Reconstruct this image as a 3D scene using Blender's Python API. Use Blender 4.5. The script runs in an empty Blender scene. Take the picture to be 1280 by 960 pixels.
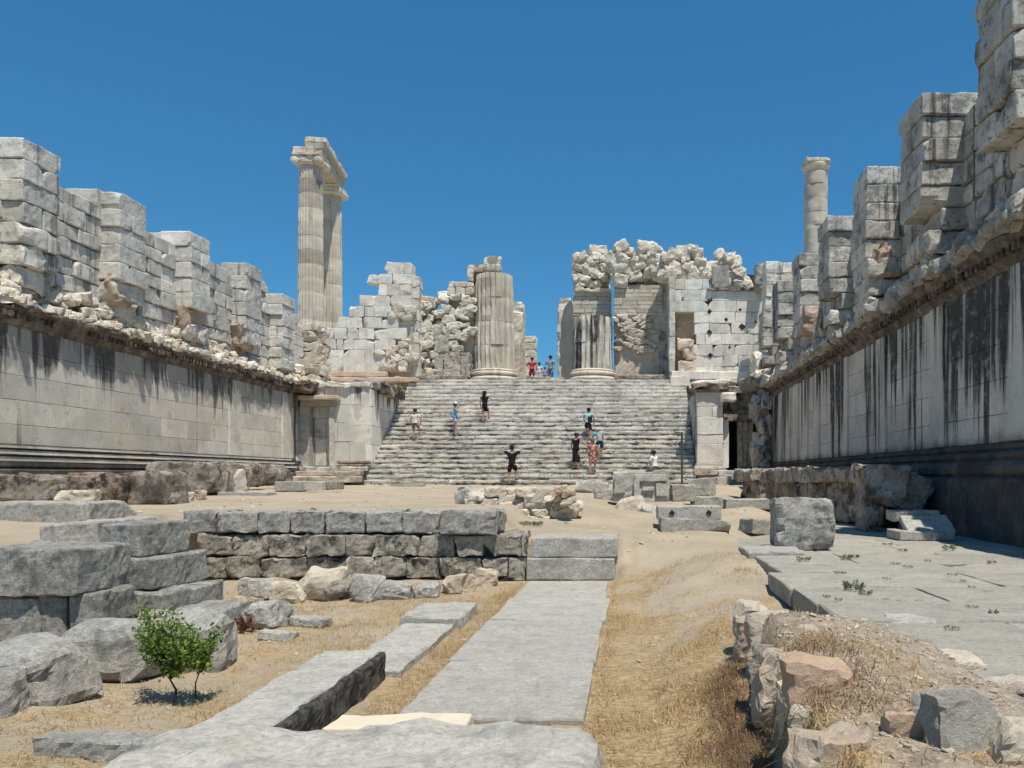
import bpy, math, random
import numpy as np
from mathutils import Vector, Matrix, Euler
random.seed(7)
RNG = np.random.default_rng(11)
F, VX, VY = 1000.0, 785.0, 595.0      # focal length and vanishing point of the long axis, in photo pixels
SC = bpy.context.scene
COL = SC.collection
rad = math.radians
U = random.uniform

def at(px, py, Y): return Vector(((px-VX)*Y/F, Y, (VY-py)*Y/F))
def gy(py, z): return -z*F/(py-VY)

# ------------------------------------------------------------------ noise
def _h(i, j, k, s):
    n = (i*374761393 + j*668265263 + k*2147483647 + s*1274126177) & 0xffffffff
    n = ((n ^ (n >> 13))*1274126177) & 0xffffffff
    n = ((n ^ (n >> 16))*2246822519) & 0xffffffff
    return ((n ^ (n >> 15)) & 0xffff)/32767.5 - 1.0
def vnoise(p, s=0):
    p = np.asarray(p, float); f = np.floor(p).astype(np.int64); t = p-f; t = t*t*(3-2*t)
    r = 0
    for a in (0, 1):
        for b in (0, 1):
            for c in (0, 1):
                w = (t[:, 0] if a else 1-t[:, 0])*(t[:, 1] if b else 1-t[:, 1])*(t[:, 2] if c else 1-t[:, 2])
                r = r + w*_h(f[:, 0]+a, f[:, 1]+b, f[:, 2]+c, s)
    return r
def vnoise3(p, s=0): return np.stack([vnoise(p, s), vnoise(p+31.7, s+5), vnoise(p+77.3, s+9)], 1)
def sstep(a, b, x):
    t = np.clip((x-a)/(b-a), 0, 1); return t*t*(3-2*t)

# ------------------------------------------------------------------ mesh builder
_topo = {}
def topo(nx, ny, nz):
    key = (nx, ny, nz)
    if key in _topo: return _topo[key]
    idx = {}; pts = []; faces = []
    def v(i, j, k):
        t = (i, j, k)
        if t not in idx: idx[t] = len(pts); pts.append(t)
        return idx[t]
    for i in range(nx):
        for j in range(ny):
            faces.append((v(i, j, 0), v(i, j+1, 0), v(i+1, j+1, 0), v(i+1, j, 0)))
            faces.append((v(i, j, nz), v(i+1, j, nz), v(i+1, j+1, nz), v(i, j+1, nz)))
    for i in range(nx):
        for k in range(nz):
            faces.append((v(i, 0, k), v(i+1, 0, k), v(i+1, 0, k+1), v(i, 0, k+1)))
            faces.append((v(i, ny, k), v(i, ny, k+1), v(i+1, ny, k+1), v(i+1, ny, k)))
    for j in range(ny):
        for k in range(nz):
            faces.append((v(0, j, k), v(0, j, k+1), v(0, j+1, k+1), v(0, j+1, k)))
            faces.append((v(nx, j, k), v(nx, j+1, k), v(nx, j+1, k+1), v(nx, j, k+1)))
    _topo[key] = (np.array(pts), np.array(faces)); return _topo[key]

class MB:
    def __init__(s): s.v = []; s.t = []; s.f = []; s.n = 0
    def add(s, verts, faces, tone=(0, 0, 0)):
        verts = np.asarray(verts, float)
        s.v.append(verts)
        t = np.asarray(tone, float)
        if t.ndim == 1: t = np.tile(t, (len(verts), 1))
        s.t.append(t)
        if isinstance(faces, np.ndarray): s.f.append((faces+s.n).tolist())
        else: s.f.append([[i+s.n for i in f] for f in faces])
        s.n += len(verts)
    # rounded, noisy, chipped block.  c = centre, size = full size
    def block(s, c, size, rot=(0, 0, 0), r=.03, amp=.015, freq=2.5, cell=.35, tone=None, chips=0, cuts=0, taper=0, seed=None):
        h = np.array(size, float)/2; r = min(r, .45*min(h)*1.0)
        ax = []
        for d in range(3):
            n = max(1, int(round((2*h[d]-2*r)/cell))); n = min(n, 34)
            ax.append(np.concatenate([[-h[d]], np.linspace(-h[d]+r, h[d]-r, n+1), [h[d]]]))
        pts, faces = topo(len(ax[0])-1, len(ax[1])-1, len(ax[2])-1)
        p = np.stack([ax[d][pts[:, d]] for d in range(3)], 1)
        q = np.clip(p, -(h-r), h-r); d = p-q; L = np.linalg.norm(d, axis=1)
        edge = (np.abs(d) > 1e-9).sum(1)
        m = L > 1e-9; p[m] = q[m]+d[m]*(r/L[m])[:, None]
        if taper: 
            k = 1-taper*(p[:, 2:3]/h[2]*.5+.5); p[:, :2] *= k
        sd = random.randrange(9999) if seed is None else seed
        rs = random.Random(sd)
        for _ in range(cuts):
            n = Vector((rs.uniform(-1, 1), rs.uniform(-1, 1), rs.uniform(-.6, 1))).normalized()
            sup = abs(n.x)*h[0]+abs(n.y)*h[1]+abs(n.z)*h[2]; dd = sup*rs.uniform(.5, .74)
            nn = np.array(n); e = np.maximum(0, p@nn-dd); p -= e[:, None]*nn
        for _ in range(chips):
            cn = np.array([rs.choice((-1, 1))*h[0], rs.choice((-1, 1))*h[1], rs.choice((-1, 1))*h[2]])
            if rs.random() < .5: cn[rs.randrange(3)] *= rs.uniform(-.8, .8)
            cn[:] = cn; n = cn/h; n = n/np.linalg.norm(n)/1.0
            e = np.maximum(0, (p-cn)@n + rs.uniform(.04, .3)*min(h)*1.6); p -= e[:, None]*n
        off = np.array([sd*1.37 % 97, sd*.73 % 89, sd*.31 % 71])
        if amp:
            a = amp*(1+.8*(edge > 1))[:, None]
            p = p+a*vnoise3(p*freq+off, 1)+a*.5*vnoise3(p*freq*2.7+off, 2)
            if cell < .12: p = p+min(a.max() if hasattr(a, 'max') else a, .02)*.32*vnoise3(p*freq*6.5+off, 3)
        M = Euler(rot).to_matrix(); p = p@np.array(M).T+np.array(c)
        if tone is None: tone = (U(-1, 1), U(0, 1)**3, U(0, 1))
        s.add(p, faces, tone); return s
    def rock(s, c, size, rot=None, amp=.12, cell=None, tone=None, cuts=5, seed=None):
        m = min(size)
        return s.block(c, size, rot or (U(-.3, .3), U(-.3, .3), U(0, 6)), r=m*.3, amp=m*amp, freq=1.6/m, cell=cell or m*.22, tone=tone, cuts=cuts, seed=seed)
    # box given by extents
    def ext(s, x0, x1, y0, y1, z0, z1, **k):
        return s.block(((x0+x1)/2, (y0+y1)/2, (z0+z1)/2), (abs(x1-x0), abs(y1-y0), abs(z1-z0)), **k)
    # front face given by photo rectangle at depth Y, going back by dep
    def front(s, px0, px1, pt, pb, Y, dep, **k):
        a = at(px0, pt, Y); b = at(px1, pb, Y)
        return s.ext(a.x, b.x, Y, Y+dep, b.z, a.z, **k)
    def lathe(s, prof, c, n=32, rot=None, tone=(0, 0, 0), amp=0, freq=2, flutes=0, fdep=.03, fr=None, sd=0):
        m = n if not flutes else flutes*4
        V = []; Fc = []; T = []
        for i, (r, z) in enumerate(prof):
            for j in range(m):
                a = 2*math.pi*j/m; rr = r
                if flutes and (fr is None or fr[0] <= z <= fr[1]) and j % 4 in (1, 2, 3): rr = r*(1-fdep*(1 if j % 4 == 2 else .72))
                V.append((rr*math.cos(a), rr*math.sin(a), z))
        for i in range(len(prof)-1):
            for j in range(m):
                k = (j+1) % m; Fc.append((i*m+j, i*m+k, (i+1)*m+k, (i+1)*m+j))
        V = np.array(V)
        Fc.append(tuple(range(m))[::-1]); Fc.append(tuple((len(prof)-1)*m+j for j in range(m)))
        if amp: V = V+amp*vnoise3(V*freq+sd*7.1+np.array(c)*.3, sd)*np.array([1, 1, .4])
        if rot: V = V@np.array(Euler(rot).to_matrix()).T
        s.add(V+np.array(c), Fc, tone); return s
    def tube(s, pts, rs, n=8, tone=(0, 0, 0), cap=True):
        pts = [Vector(p) for p in pts]; V = []; Fc = []
        for i, p in enumerate(pts):
            d = (pts[min(i+1, len(pts)-1)]-pts[max(i-1, 0)]).normalized()
            a = d.cross(Vector((0, 0, 1)) if abs(d.z) < .9 else Vector((0, 1, 0))).normalized(); b = d.cross(a)
            r = rs[i] if hasattr(rs, '__len__') else rs
            for j in range(n):
                t = 2*math.pi*j/n; V.append(p+a*math.cos(t)*r+b*math.sin(t)*r)
        for i in range(len(pts)-1):
            for j in range(n):
                k = (j+1) % n; Fc.append((i*n+j, i*n+k, (i+1)*n+k, (i+1)*n+j))
        if cap: Fc.append(tuple(range(n))); Fc.append(tuple((len(pts)-1)*n+j for j in range(n))[::-1])
        s.add([tuple(v) for v in V], Fc, tone); return s
    # profile (x,z) swept along Y with per-station jitter; closed
    def sweep(s, prof, ys, fn=None, tone=(0, 0, 0)):
        V = []; Fc = []; m = len(prof)
        for i, y in enumerate(ys):
            for j, (x, z) in enumerate(prof):
                p = (x, y, z)
                if fn: p = fn(i, j, x, y, z)
                V.append(p)
        for i in range(len(ys)-1):
            for j in range(m):
                k = (j+1) % m; Fc.append((i*m+j, i*m+k, (i+1)*m+k, (i+1)*m+j))
        Fc.append(tuple(range(m))); Fc.append(tuple((len(ys)-1)*m+j for j in range(m))[::-1])
        s.add(V, Fc, tone); return s
    def build(s, name, mat, parent=None, smooth=False, origin=None):
        V = np.concatenate(s.v); T = np.concatenate(s.t); Fl = [f for g in s.f for f in g]
        if parent is not None: V = V-np.array(WL.get(parent.name, (0, 0, 0)))
        elif origin is not None: V = V-np.array(origin)
        me = bpy.data.meshes.new(name)
        me.vertices.add(len(V)); me.vertices.foreach_set('co', V.astype(np.float32).ravel())
        cnt = np.array([len(f) for f in Fl], np.int32); me.loops.add(int(cnt.sum())); me.polygons.add(len(Fl))
        me.loops.foreach_set('vertex_index', np.array([i for f in Fl for i in f], np.int32))
        st = np.zeros(len(Fl), np.int32); st[1:] = np.cumsum(cnt)[:-1]
        me.polygons.foreach_set('loop_start', st)
        me.polygons.foreach_set('use_smooth', np.full(len(Fl), bool(smooth)))
        me.update(calc_edges=True); me.validate()
        at_ = me.attributes.new('tone', 'FLOAT_VECTOR', 'POINT')
        if len(me.vertices) == len(T): at_.data.foreach_set('vector', T.astype(np.float32).ravel())
        me.materials.append(mat)
        o = bpy.data.objects.new(name, me); COL.objects.link(o)
        if parent is not None: o.parent = parent
        elif origin is not None: o.location = origin
        return o

WL = {}     # world location of thing roots by name
def tag(o, label, cat, group=None, kind=None):
    if label: o['label'] = label
    if cat: o['category'] = cat
    if group: o['group'] = group
    if kind: o['kind'] = kind
    return o
def thing(name, label, cat, loc=(0, 0, 0), group=None):
    o = bpy.data.objects.new(name, None); COL.objects.link(o); o.location = loc; o.empty_display_size = .2
    WL[o.name] = tuple(loc); return tag(o, label, cat, group)
def plab(o, label): o['label'] = label; return o

# ------------------------------------------------------------------ materials
class NT:
    def __init__(s, name):
        m = bpy.data.materials.new(name); m.use_nodes = True; s.m = m; s.t = m.node_tree; s.t.nodes.clear()
        s.out = s.n('ShaderNodeOutputMaterial'); s.b = s.n('ShaderNodeBsdfPrincipled'); s.l(s.b.outputs[0], s.out.inputs[0])
        s.b.inputs['Roughness'].default_value = .9
        s.b.inputs['Specular IOR Level'].default_value = .25
    def n(s, k): return s.t.nodes.new(k)
    def l(s, a, b): s.t.links.new(a, b)
    def pos(s):
        return s.n('ShaderNodeNewGeometry').outputs['Position']
    def scale(s, vec, sc, off=(0, 0, 0)):
        m = s.n('ShaderNodeMapping'); m.inputs['Scale'].default_value = sc if hasattr(sc, '__len__') else (sc,)*3; m.inputs['Location'].default_value = off
        s.l(vec, m.inputs[0]); return m.outputs[0]
    def noise(s, vec, sc=1, det=4, rough=.6, dist=0):
        n = s.n('ShaderNodeTexNoise'); n.inputs['Scale'].default_value = sc; n.inputs['Detail'].default_value = det
        n.inputs['Roughness'].default_value = rough; n.inputs['Distortion'].default_value = dist
        s.l(vec, n.inputs['Vector']); return n.outputs['Fac']
    def ramp(s, v, a, b, lo=0, hi=1):
        m = s.n('ShaderNodeMapRange'); m.interpolation_type = 'SMOOTHSTEP'
        for i, x in enumerate((a, b, lo, hi)): m.inputs[i+1].default_value = x
        s.l(v, m.inputs[0]); return m.outputs[0]
    def math(s, op, a, b=None, c=None):
        m = s.n('ShaderNodeMath'); m.operation = op
        for i, x in enumerate((a, b, c)):
            if x is None: continue
            if isinstance(x, (int, float)): m.inputs[i].default_value = x
            else: s.l(x, m.inputs[i])
        return m.outputs[0]
    def mix(s, f, a, b, mode='MIX'):
        m = s.n('ShaderNodeMix'); m.data_type = 'RGBA'; m.blend_type = mode
        for i, x in ((0, f), (6, a), (7, b)):
            if isinstance(x, (int, float)): m.inputs[i].default_value = x
            elif isinstance(x, tuple): m.inputs[i].default_value = (*x, 1)[:4]
            else: s.l(x, m.inputs[i])
        return m.outputs[2]
    def tone(s):
        a = s.n('ShaderNodeAttribute'); a.attribute_name = 'tone'
        sp = s.n('ShaderNodeSeparateXYZ'); s.l(a.outputs['Vector'], sp.inputs[0]); return sp.outputs
    def sepz(s, v):
        sp = s.n('ShaderNodeSeparateXYZ'); s.l(v, sp.inputs[0]); return sp.outputs
    def bump(s, h, st, dist=.02, prev=None):
        b = s.n('ShaderNodeBump'); b.inputs['Strength'].default_value = st; b.inputs['Distance'].default_value = dist
        s.l(h, b.inputs['Height'])
        if prev is not None: s.l(prev, b.inputs['Normal'])
        return b.outputs[0]

def stone(name, light, dark, warm=(.42, .27, .16), lich=.35, lcol=(.07, .068, .06), streak=0, sthr=.56, zr=None, scol=(.035, .033, .03),
          sc=1.0, bumpy=.6, warmth=.5, var=.22, fleck=.5, horiz=False, ox=0, wet=None, zone=None, bd=.05, fc=0, sfr=3.2):
    wm = (1.025, 1.0, .945); light = tuple(x*y for x, y in zip(light, wm)); dark = tuple(x*y for x, y in zip(dark, wm))
    n = NT(name); P = n.pos(); t = n.tone()
    c = n.mix(n.ramp(n.noise(P, 1.1*sc, 6, .65), .35, .68), light, dark)
    # per-block value
    c = n.mix(1.0, c, n.mix(n.ramp(t[0], -1, 1), (1-var,)*3, (1+var*.7,)*3), 'MULTIPLY')
    # warm iron stain patches
    w = n.math('MULTIPLY', n.ramp(n.noise(P, .8*sc, 5, .6, .5), .5, .72), warmth)
    w = n.math('MAXIMUM', w, n.math('MULTIPLY', t[1], n.ramp(n.noise(P, 2*sc, 3), .3, .7, .5, .95)))
    c = n.mix(w, c, warm)
    # fine mottling
    c = n.mix(n.ramp(n.noise(P, 9*sc, 5, .7), .3, .7, .0, fleck), c, n.mix(.5, c, dark, 'MULTIPLY') if False else dark)
    if fc:      # coarse crystalline grain: pale crystals and dark weathered pits
        c = n.mix(n.ramp(n.noise(P, 26, 5, .75), .44, .60, 0, fc), c, tuple(x*.5 for x in dark)); c = n.mix(n.ramp(n.noise(n.scale(P, 1, (5, 3, 1)), 17, 5, .75), .52, .66, 0, fc*.8), c, tuple(min(1, x*1.25) for x in light))
    # lichen patches
    lp = n.scale(P, (1.2, 1, 4.5) if horiz else 1)
    l1 = n.ramp(n.noise(lp, 1.7*sc, 8, .72), .60-.22*lich, .70-.15*lich)
    l1 = n.math('MULTIPLY', l1, n.math('MULTIPLY_ADD', t[2], .55, .5))
    c = n.mix(n.math('MULTIPLY', l1, min(1, lich*1.5)), c, lcol)
    l2 = n.ramp(n.noise(P, 5.5*sc, 6, .78), .575, .64, 0, min(.85, lich*1.7)); c = n.mix(l2, c, lcol)
    c = n.mix(n.ramp(n.noise(P, 24*sc, 4, .75), .57, .66, 0, .75*min(1, lich*1.6)), c, lcol)
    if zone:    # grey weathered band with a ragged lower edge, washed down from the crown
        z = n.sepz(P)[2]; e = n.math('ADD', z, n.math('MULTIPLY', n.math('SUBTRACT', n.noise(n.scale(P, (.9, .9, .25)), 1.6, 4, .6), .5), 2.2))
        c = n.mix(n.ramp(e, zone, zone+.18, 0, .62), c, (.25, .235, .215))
    if streak:
        sp = n.scale(P, (sfr, sfr, .10), (ox, 0, 0))
        a = n.noise(sp, 1, 5, .66); b = n.noise(n.scale(P, (.5, .5, .12)), 1, 3)
        s1 = n.math('ADD', a, n.math('MULTIPLY', n.math('SUBTRACT', b, .5), .8))
        if zr:
            z = n.sepz(P)[2]; f = n.ramp(z, zr[0], zr[1], 0, 1)
            s1 = n.math('ADD', s1, n.math('MULTIPLY_ADD', f, .22, -.08))
        m = n.ramp(s1, sthr, sthr+.11)
        m = n.math('MULTIPLY', m, n.ramp(n.noise(P, 5, 5, .7), .25, .5, .45, 1))
        c = n.mix(n.math('MULTIPLY', m, streak), c, scol)
    if wet:     # tide of dark growth at the foot
        z = n.sepz(P)[2]; e = n.math('ADD', z, n.math('MULTIPLY', n.noise(P, 1.5, 4), .5))
        c = n.mix(n.ramp(e, wet[0], wet[1], .9, 0), c, scol)
    n.l(c, n.b.inputs['Base Color'])
    h = n.math('ADD', n.noise(P, 5*sc, 8, .78), n.math('MULTIPLY', n.noise(P, 30*sc, 4, .75), .5))
    nb = n.bump(h, bumpy, bd)
    n.l(nb, n.b.inputs['Normal'])
    return n.m

M = {}
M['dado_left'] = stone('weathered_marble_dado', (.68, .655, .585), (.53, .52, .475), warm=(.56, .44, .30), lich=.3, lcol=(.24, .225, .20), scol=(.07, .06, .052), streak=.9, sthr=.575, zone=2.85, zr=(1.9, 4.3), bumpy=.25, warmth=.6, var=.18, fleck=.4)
M['dado_right'] = stone('streaked_marble_dado', (.64, .62, .565), (.50, .48, .445), lich=.2, streak=.95, sthr=.562, sfr=2.7, zr=(-2.5, 4.2), scol=(.035, .033, .031), bumpy=.25, warmth=.3, var=.08, fleck=.3, ox=3.3, wet=(.7, 1.1))
M['cornice'] = stone('dark_weathered_cornice', (.36, .31, .26), (.13, .11, .09), warm=(.28, .16, .10), lich=.85, lcol=(.035, .03, .026), bumpy=.7, warmth=.7, sc=2)
M['pier'] = stone('grey_white_marble_blocks', (.72, .705, .665), (.52, .515, .49), lich=.38, lcol=(.15, .148, .14), streak=.6, bumpy=.6, warmth=.22, fleck=.45, var=.2)
M['pier_right'] = stone('grey_marble_blocks', (.66, .65, .61), (.40, .395, .375), lich=.5, lcol=(.07, .068, .064), streak=.9, scol=(.04, .038, .036), bumpy=.6, warmth=.15, ox=2.1)
M['rubble'] = stone('broken_marble_rubble', (.72, .69, .62), (.56, .52, .45), warm=(.52, .37, .25), lich=.15, bumpy=.7, warmth=.35, sc=1.6)
M['plinth'] = stone('black_stained_moulding', (.42, .40, .37), (.2, .19, .18), lich=.8, bumpy=.5, scol=(.02, .02, .02))
M['plinth_dark'] = stone('soot_dark_moulding', (.15, .145, .135), (.06, .058, .055), lich=.9, bumpy=.5, lcol=(.03, .03, .028))
M['step'] = stone('worn_marble_steps', (.71, .69, .645), (.53, .52, .49), lich=.57, lcol=(.075, .072, .066), bumpy=.5, warmth=.2, horiz=True, sc=.9, var=.16)
M['front'] = stone('pale_ashlar', (.80, .785, .735), (.62, .61, .575), lich=.24, lcol=(.2, .195, .18), bumpy=.4, warmth=.28, streak=.18, var=.14, fleck=.35)
M['column'] = stone('fluted_marble', (.68, .64, .56), (.54, .50, .43), lich=.2, lcol=(.25, .22, .19), streak=.4, scol=(.16, .13, .10), bumpy=.35, warmth=.3, var=.14)
M['column_grey'] = stone('grey_fluted_marble', (.52, .49, .435), (.40, .375, .335), lich=.15, streak=.2, bumpy=.35, warmth=.25, var=.3)
M['grey'] = stone('grey_lichened_limestone', (.66, .65, .61), (.42, .415, .39), lich=.48, lcol=(.13, .128, .118), bd=.06, fc=.5, bumpy=.9, warmth=.1, sc=3.2, fleck=.7)
M['greylight'] = stone('light_grey_stone', (.70, .69, .645), (.47, .46, .43), lich=.34, lcol=(.18, .178, .165), bd=.06, fc=.4, bumpy=.9, warmth=.16, sc=3.0, fleck=.6)
M['course'] = stone('rough_brown_grey_course', (.72, .67, .575), (.47, .44, .385), fc=.35, warm=(.5, .38, .25), lich=.6, lcol=(.10, .095, .085), bumpy=1.0, warmth=.2, sc=4, fleck=.7)
M['slab'] = stone('grey_paving', (.54, .53, .49), (.42, .41, .38), fc=.35, lich=.42, lcol=(.24, .24, .225), bumpy=.6, warmth=.2, sc=3, fleck=.6)
M['pave'] = stone('green_grey_paving', (.42, .41, .365), (.32, .31, .275), fc=.3, lich=.35, lcol=(.19, .19, .175), bumpy=.5, warmth=.25, warm=(.36, .32, .25), sc=2.4, fleck=.6)
M['cream'] = stone('cream_slab', (.66, .60, .48), (.58, .52, .41), lich=.03, bumpy=.3, warmth=.1)
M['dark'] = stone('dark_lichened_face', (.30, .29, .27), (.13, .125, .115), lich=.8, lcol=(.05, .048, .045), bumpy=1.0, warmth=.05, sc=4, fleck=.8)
M['boulder'] = stone('mottled_grey_boulder', (.76, .75, .68), (.56, .55, .50), fc=.3, lich=.16, lcol=(.2, .198, .18), bumpy=1.0, warmth=.12, sc=5, bd=.06)
M['orange'] = stone('orange_brown_rock', (.62, .46, .34), (.48, .34, .25), warm=(.56, .36, .22), lich=.1, bumpy=.7, warmth=.4, sc=3)
M['pale'] = stone('pale_limestone_rock', (.68, .62, .52), (.52, .46, .38), warm=(.52, .33, .2), lich=.16, bumpy=.7, warmth=.35, sc=3)
M['brown'] = stone('dark_brown_weathered_block', (.56, .52, .46), (.24, .205, .18), warm=(.40, .26, .16), lich=.68, lcol=(.04, .035, .031), bumpy=.9, warmth=.5, sc=1.5)
M['cheek'] = stone('streaked_cheek_marble', (.72, .71, .67), (.56, .555, .53), lich=.12, streak=.95, zr=(2.0, 4.2), scol=(.04, .04, .038), bumpy=.3, warmth=.12, fleck=.3)
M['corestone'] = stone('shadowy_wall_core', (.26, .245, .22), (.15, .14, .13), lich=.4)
M['cavity'] = stone('warm_broken_core', (.56, .46, .38), (.44, .36, .30), warm=(.5, .32, .22), lich=.1, bumpy=.8, warmth=.5, sc=2)
M['brick'] = stone('thin_brick_courses', (.60, .56, .49), (.46, .42, .36), lich=.08, bumpy=.5, warmth=.2, sc=1.5)
M['mortar'] = stone('lime_mortar', (.50, .45, .38), (.38, .34, .28), lich=.15, bumpy=.9, warmth=.3, sc=2)

def plain(name, col, rough=.8, vary=.15, sc=12):
    n = NT(name); P = n.pos(); c2 = tuple(x*(1-vary*2) for x in col)
    n.l(n.mix(n.noise(P, sc, 4), col, c2), n.b.inputs['Base Color']); n.b.inputs['Roughness'].default_value = rough; return n.m
def _vn(a, b, c):
    return float(vnoise(np.array([[a, b, c]]), 12)[0])
# ------------------------------------------------------------------ camera, sky, sun
cam = bpy.data.cameras.new('camera'); co = bpy.data.objects.new('camera', cam); COL.objects.link(co)
co.location = (0, 0, 0); co.rotation_euler = (math.pi/2, 0, 0)
cam.sensor_width = 36; cam.lens = 36*F/1280; cam.shift_x = (640-VX)/1280; cam.shift_y = (VY-480)/1280
cam.clip_start = .1; cam.clip_end = 2000; SC.camera = co
sx, sy, sz = .185, -.31, .93
L = math.sqrt(sx*sx+sy*sy+sz*sz); sdir = Vector((sx/L, sy/L, sz/L))
sun = bpy.data.lights.new('sun', 'SUN'); so = bpy.data.objects.new('sun', sun); COL.objects.link(so)
sun.energy = 4.6; sun.angle = rad(.5); sun.color = (1, .94, .84); so.location = (10, -20, 40)
so.rotation_euler = sdir.to_track_quat('Z', 'Y').to_euler()
w = bpy.data.worlds.new('World'); SC.world = w; w.use_nodes = True; wn = w.node_tree; wn.nodes.clear()
sky = wn.nodes.new('ShaderNodeTexSky'); sky.sky_type = 'NISHITA'; sky.sun_disc = False
sky.sun_elevation = math.asin(sdir.z); sky.sun_rotation = math.atan2(sdir.x, sdir.y)
sky.air_density = 1.0; sky.dust_density = .1; sky.ozone_density = 1.6; sky.altitude = 900
bg = wn.nodes.new('ShaderNodeBackground'); bg.inputs[1].default_value = .1; wo = wn.nodes.new('ShaderNodeOutputWorld')
sp_ = wn.nodes.new('ShaderNodeSeparateColor'); cb_ = wn.nodes.new('ShaderNodeCombineColor'); wn.links.new(sky.outputs[0], sp_.inputs[0])
for i_, (a_, p_) in enumerate(((.285, .94), (.58, .75), (.80, .72))):     # clearer, deeper blue air
    m1 = wn.nodes.new('ShaderNodeMath'); m1.operation = 'MULTIPLY'; m1.inputs[1].default_value = .1
    m2 = wn.nodes.new('ShaderNodeMath'); m2.operation = 'POWER'; m2.inputs[1].default_value = p_
    m3 = wn.nodes.new('ShaderNodeMath'); m3.operation = 'MULTIPLY'; m3.inputs[1].default_value = 10*a_
    wn.links.new(sp_.outputs[i_], m1.inputs[0]); wn.links.new(m1.outputs[0], m2.inputs[0]); wn.links.new(m2.outputs[0], m3.inputs[0]); wn.links.new(m3.outputs[0], cb_.inputs[i_])
wn.links.new(cb_.outputs[0], bg.inputs[0]); wn.links.new(bg.outputs[0], wo.inputs[0])
SC.view_settings.view_transform = 'Standard'; SC.view_settings.look = 'None'; SC.view_settings.exposure = 0.22; SC.view_settings.gamma = 1

# ------------------------------------------------------------------ terrain
PV = -1.15
def ramp_y(Y, pts):
    return np.interp(Y, [p[0] for p in pts], [p[1] for p in pts])
def ground_h(X, Y):
    X = np.asarray(X, float); Y = np.asarray(Y, float)
    plat = ramp_y(Y, [(8, -.62), (14, -.6), (34, -.43), (60, -.43)])
    rampL = ramp_y(Y, [(12.5, -1.0), (15, -.9), (20, -.62), (34, -.43)])
    rampR = ramp_y(Y, [(0, -1.5), (6, -1.45), (10, -1.3), (12.5, -1.12), (15, -1.08), (20, -.85), (26, -.6), (34, -.43)])
    pit = -1.6+0*X
    # cross slope of the path / dry grass bank
    bank = pit+(rampR-pit)*sstep(-.3, 1.5, X)
    bank = np.where(Y > 12, pit*0+np.minimum(rampR, rampR), bank) if False else bank
    k = sstep(11.0, 14.5, Y); bank = bank*(1-k)+rampR*k
    # terrace of rubble and earth
    edge = np.interp(Y, [2, 3.1, 4.3, 5.7, 6.4], [.62, .70, .80, .90, 1.05])
    ter = -1.0-.05*sstep(1.2, 2.0, X)-.10*sstep(5.2, 6.6, Y)
    kt = sstep(edge-.03, edge+.10, X)*(1-sstep(6.0, 6.9, Y))
    near = bank*(1-kt)+ter*kt
    # lower bed of the pavement
    kp = sstep(1.75, 1.95, X)*sstep(3.5, 3.8, Y)*(1-sstep(14, 19, Y))
    kp2 = sstep(1.95, 2.15, X)
    h = near
    h = np.where((X > 1.9), np.where(Y < 30, np.minimum(h, PV-.045), h), h)
    kk = sstep(13.5, 16.5, Y)*(1-sstep(3.0, 4.4, X)); h = np.where(X > 1.9, h*(1-kk)+rampR*kk, h)
    h = np.where((X > 1.9) & (Y > 24), h+(rampR-h)*sstep(24, 27, Y), h)
    # pit left of X=-0.2, plateau behind the foundation wall
    kb = sstep(12.55, 12.75, Y)
    mid = rampL+(plat-rampL)*(1-sstep(-2.4, -1.9, X))
    left = pit*(1-kb)+mid*kb
    # plateau on the far left
    lx = np.interp(Y, [7.4, 7.6, 8.9, 12.4], [-5.7, -5.6, -5.15, -6.95])
    kl = sstep(lx+.0, lx-.25, X)*0 if False else (1-sstep(lx-.25, lx, X))*sstep(7.55, 7.8, Y)
    platL = np.where(X < -5.0, ramp_y(Y, [(7.6, -.95), (9.0, -.92), (10.6, -.66), (12.8, -.60)]), plat)
    left = left+(platL-left)*kl*(Y < 12.8)
    kx = sstep(-.25, -.05, X)
    k14 = sstep(12.5, 16, Y)
    blend = kx*(1-k14)+sstep(-1.5, .8, X)*k14
    out = left*(1-blend)+h*blend
    return out
def gh(x, y): return float(ground_h(np.array([x]), np.array([y]))[0])
def grassy(X, Y):
    "1 = dry straw, 0 = bare sand (a property of the soil cover)"
    pit = (1-sstep(11.5, 13.0, Y))*(X < 1.6)*np.where(X < -1.8, .72, 1)
    sand = sstep(6.5, 10, Y)*sstep(.1, .6, X)*(1-sstep(1.4, 1.7, X))*.75
    return (pit+.35*((X > -.3) & (X < 1.0) & (Y < 9)))*(1-sand)*(1-((X < -5.2) & (Y > 7.6))*1.0)
def warp(a, b, n, c, k):
    t = np.linspace(-1, 1, n); s = np.sinh(t*k)/math.sinh(k)
    return np.where(s < 0, c+s*(c-a), c+s*(b-c))
gx = np.concatenate([np.linspace(-250, -18, 14)[:-1], np.arange(-18, -7, .18), np.arange(-7, 4, .06), np.arange(4, 12, .2), np.linspace(12, 250, 14)])
gyy = np.concatenate([np.linspace(-150, 0, 8)[:-1], np.arange(0, 2.5, .25), np.arange(2.5, 13, .06), np.arange(13, 40, .2), np.linspace(40, 500, 14)])
GX, GY = np.meshgrid(gx, gyy); gX = GX.ravel(); gY = GY.ravel()
gz = ground_h(gX, gY)
P3 = np.stack([gX, gY, gX*0], 1)
ins = ((gX > -17) & (gX < 8) & (gY < 37)).astype(float)
gz = gz+(.05*vnoise(P3*.9, 3)+.03*vnoise(P3*2.6, 4)+.014*vnoise(P3*7, 5)*(gY < 14))*ins*np.where((gY > 12.3) & (gX < 0), .45, np.where((gX < .1) & (gX > -3), .3, 1))
nx = len(gx); ny = len(gyy)
ii = (np.arange(ny-1)[:, None]*nx+np.arange(nx-1)[None, :]).ravel()
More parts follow.
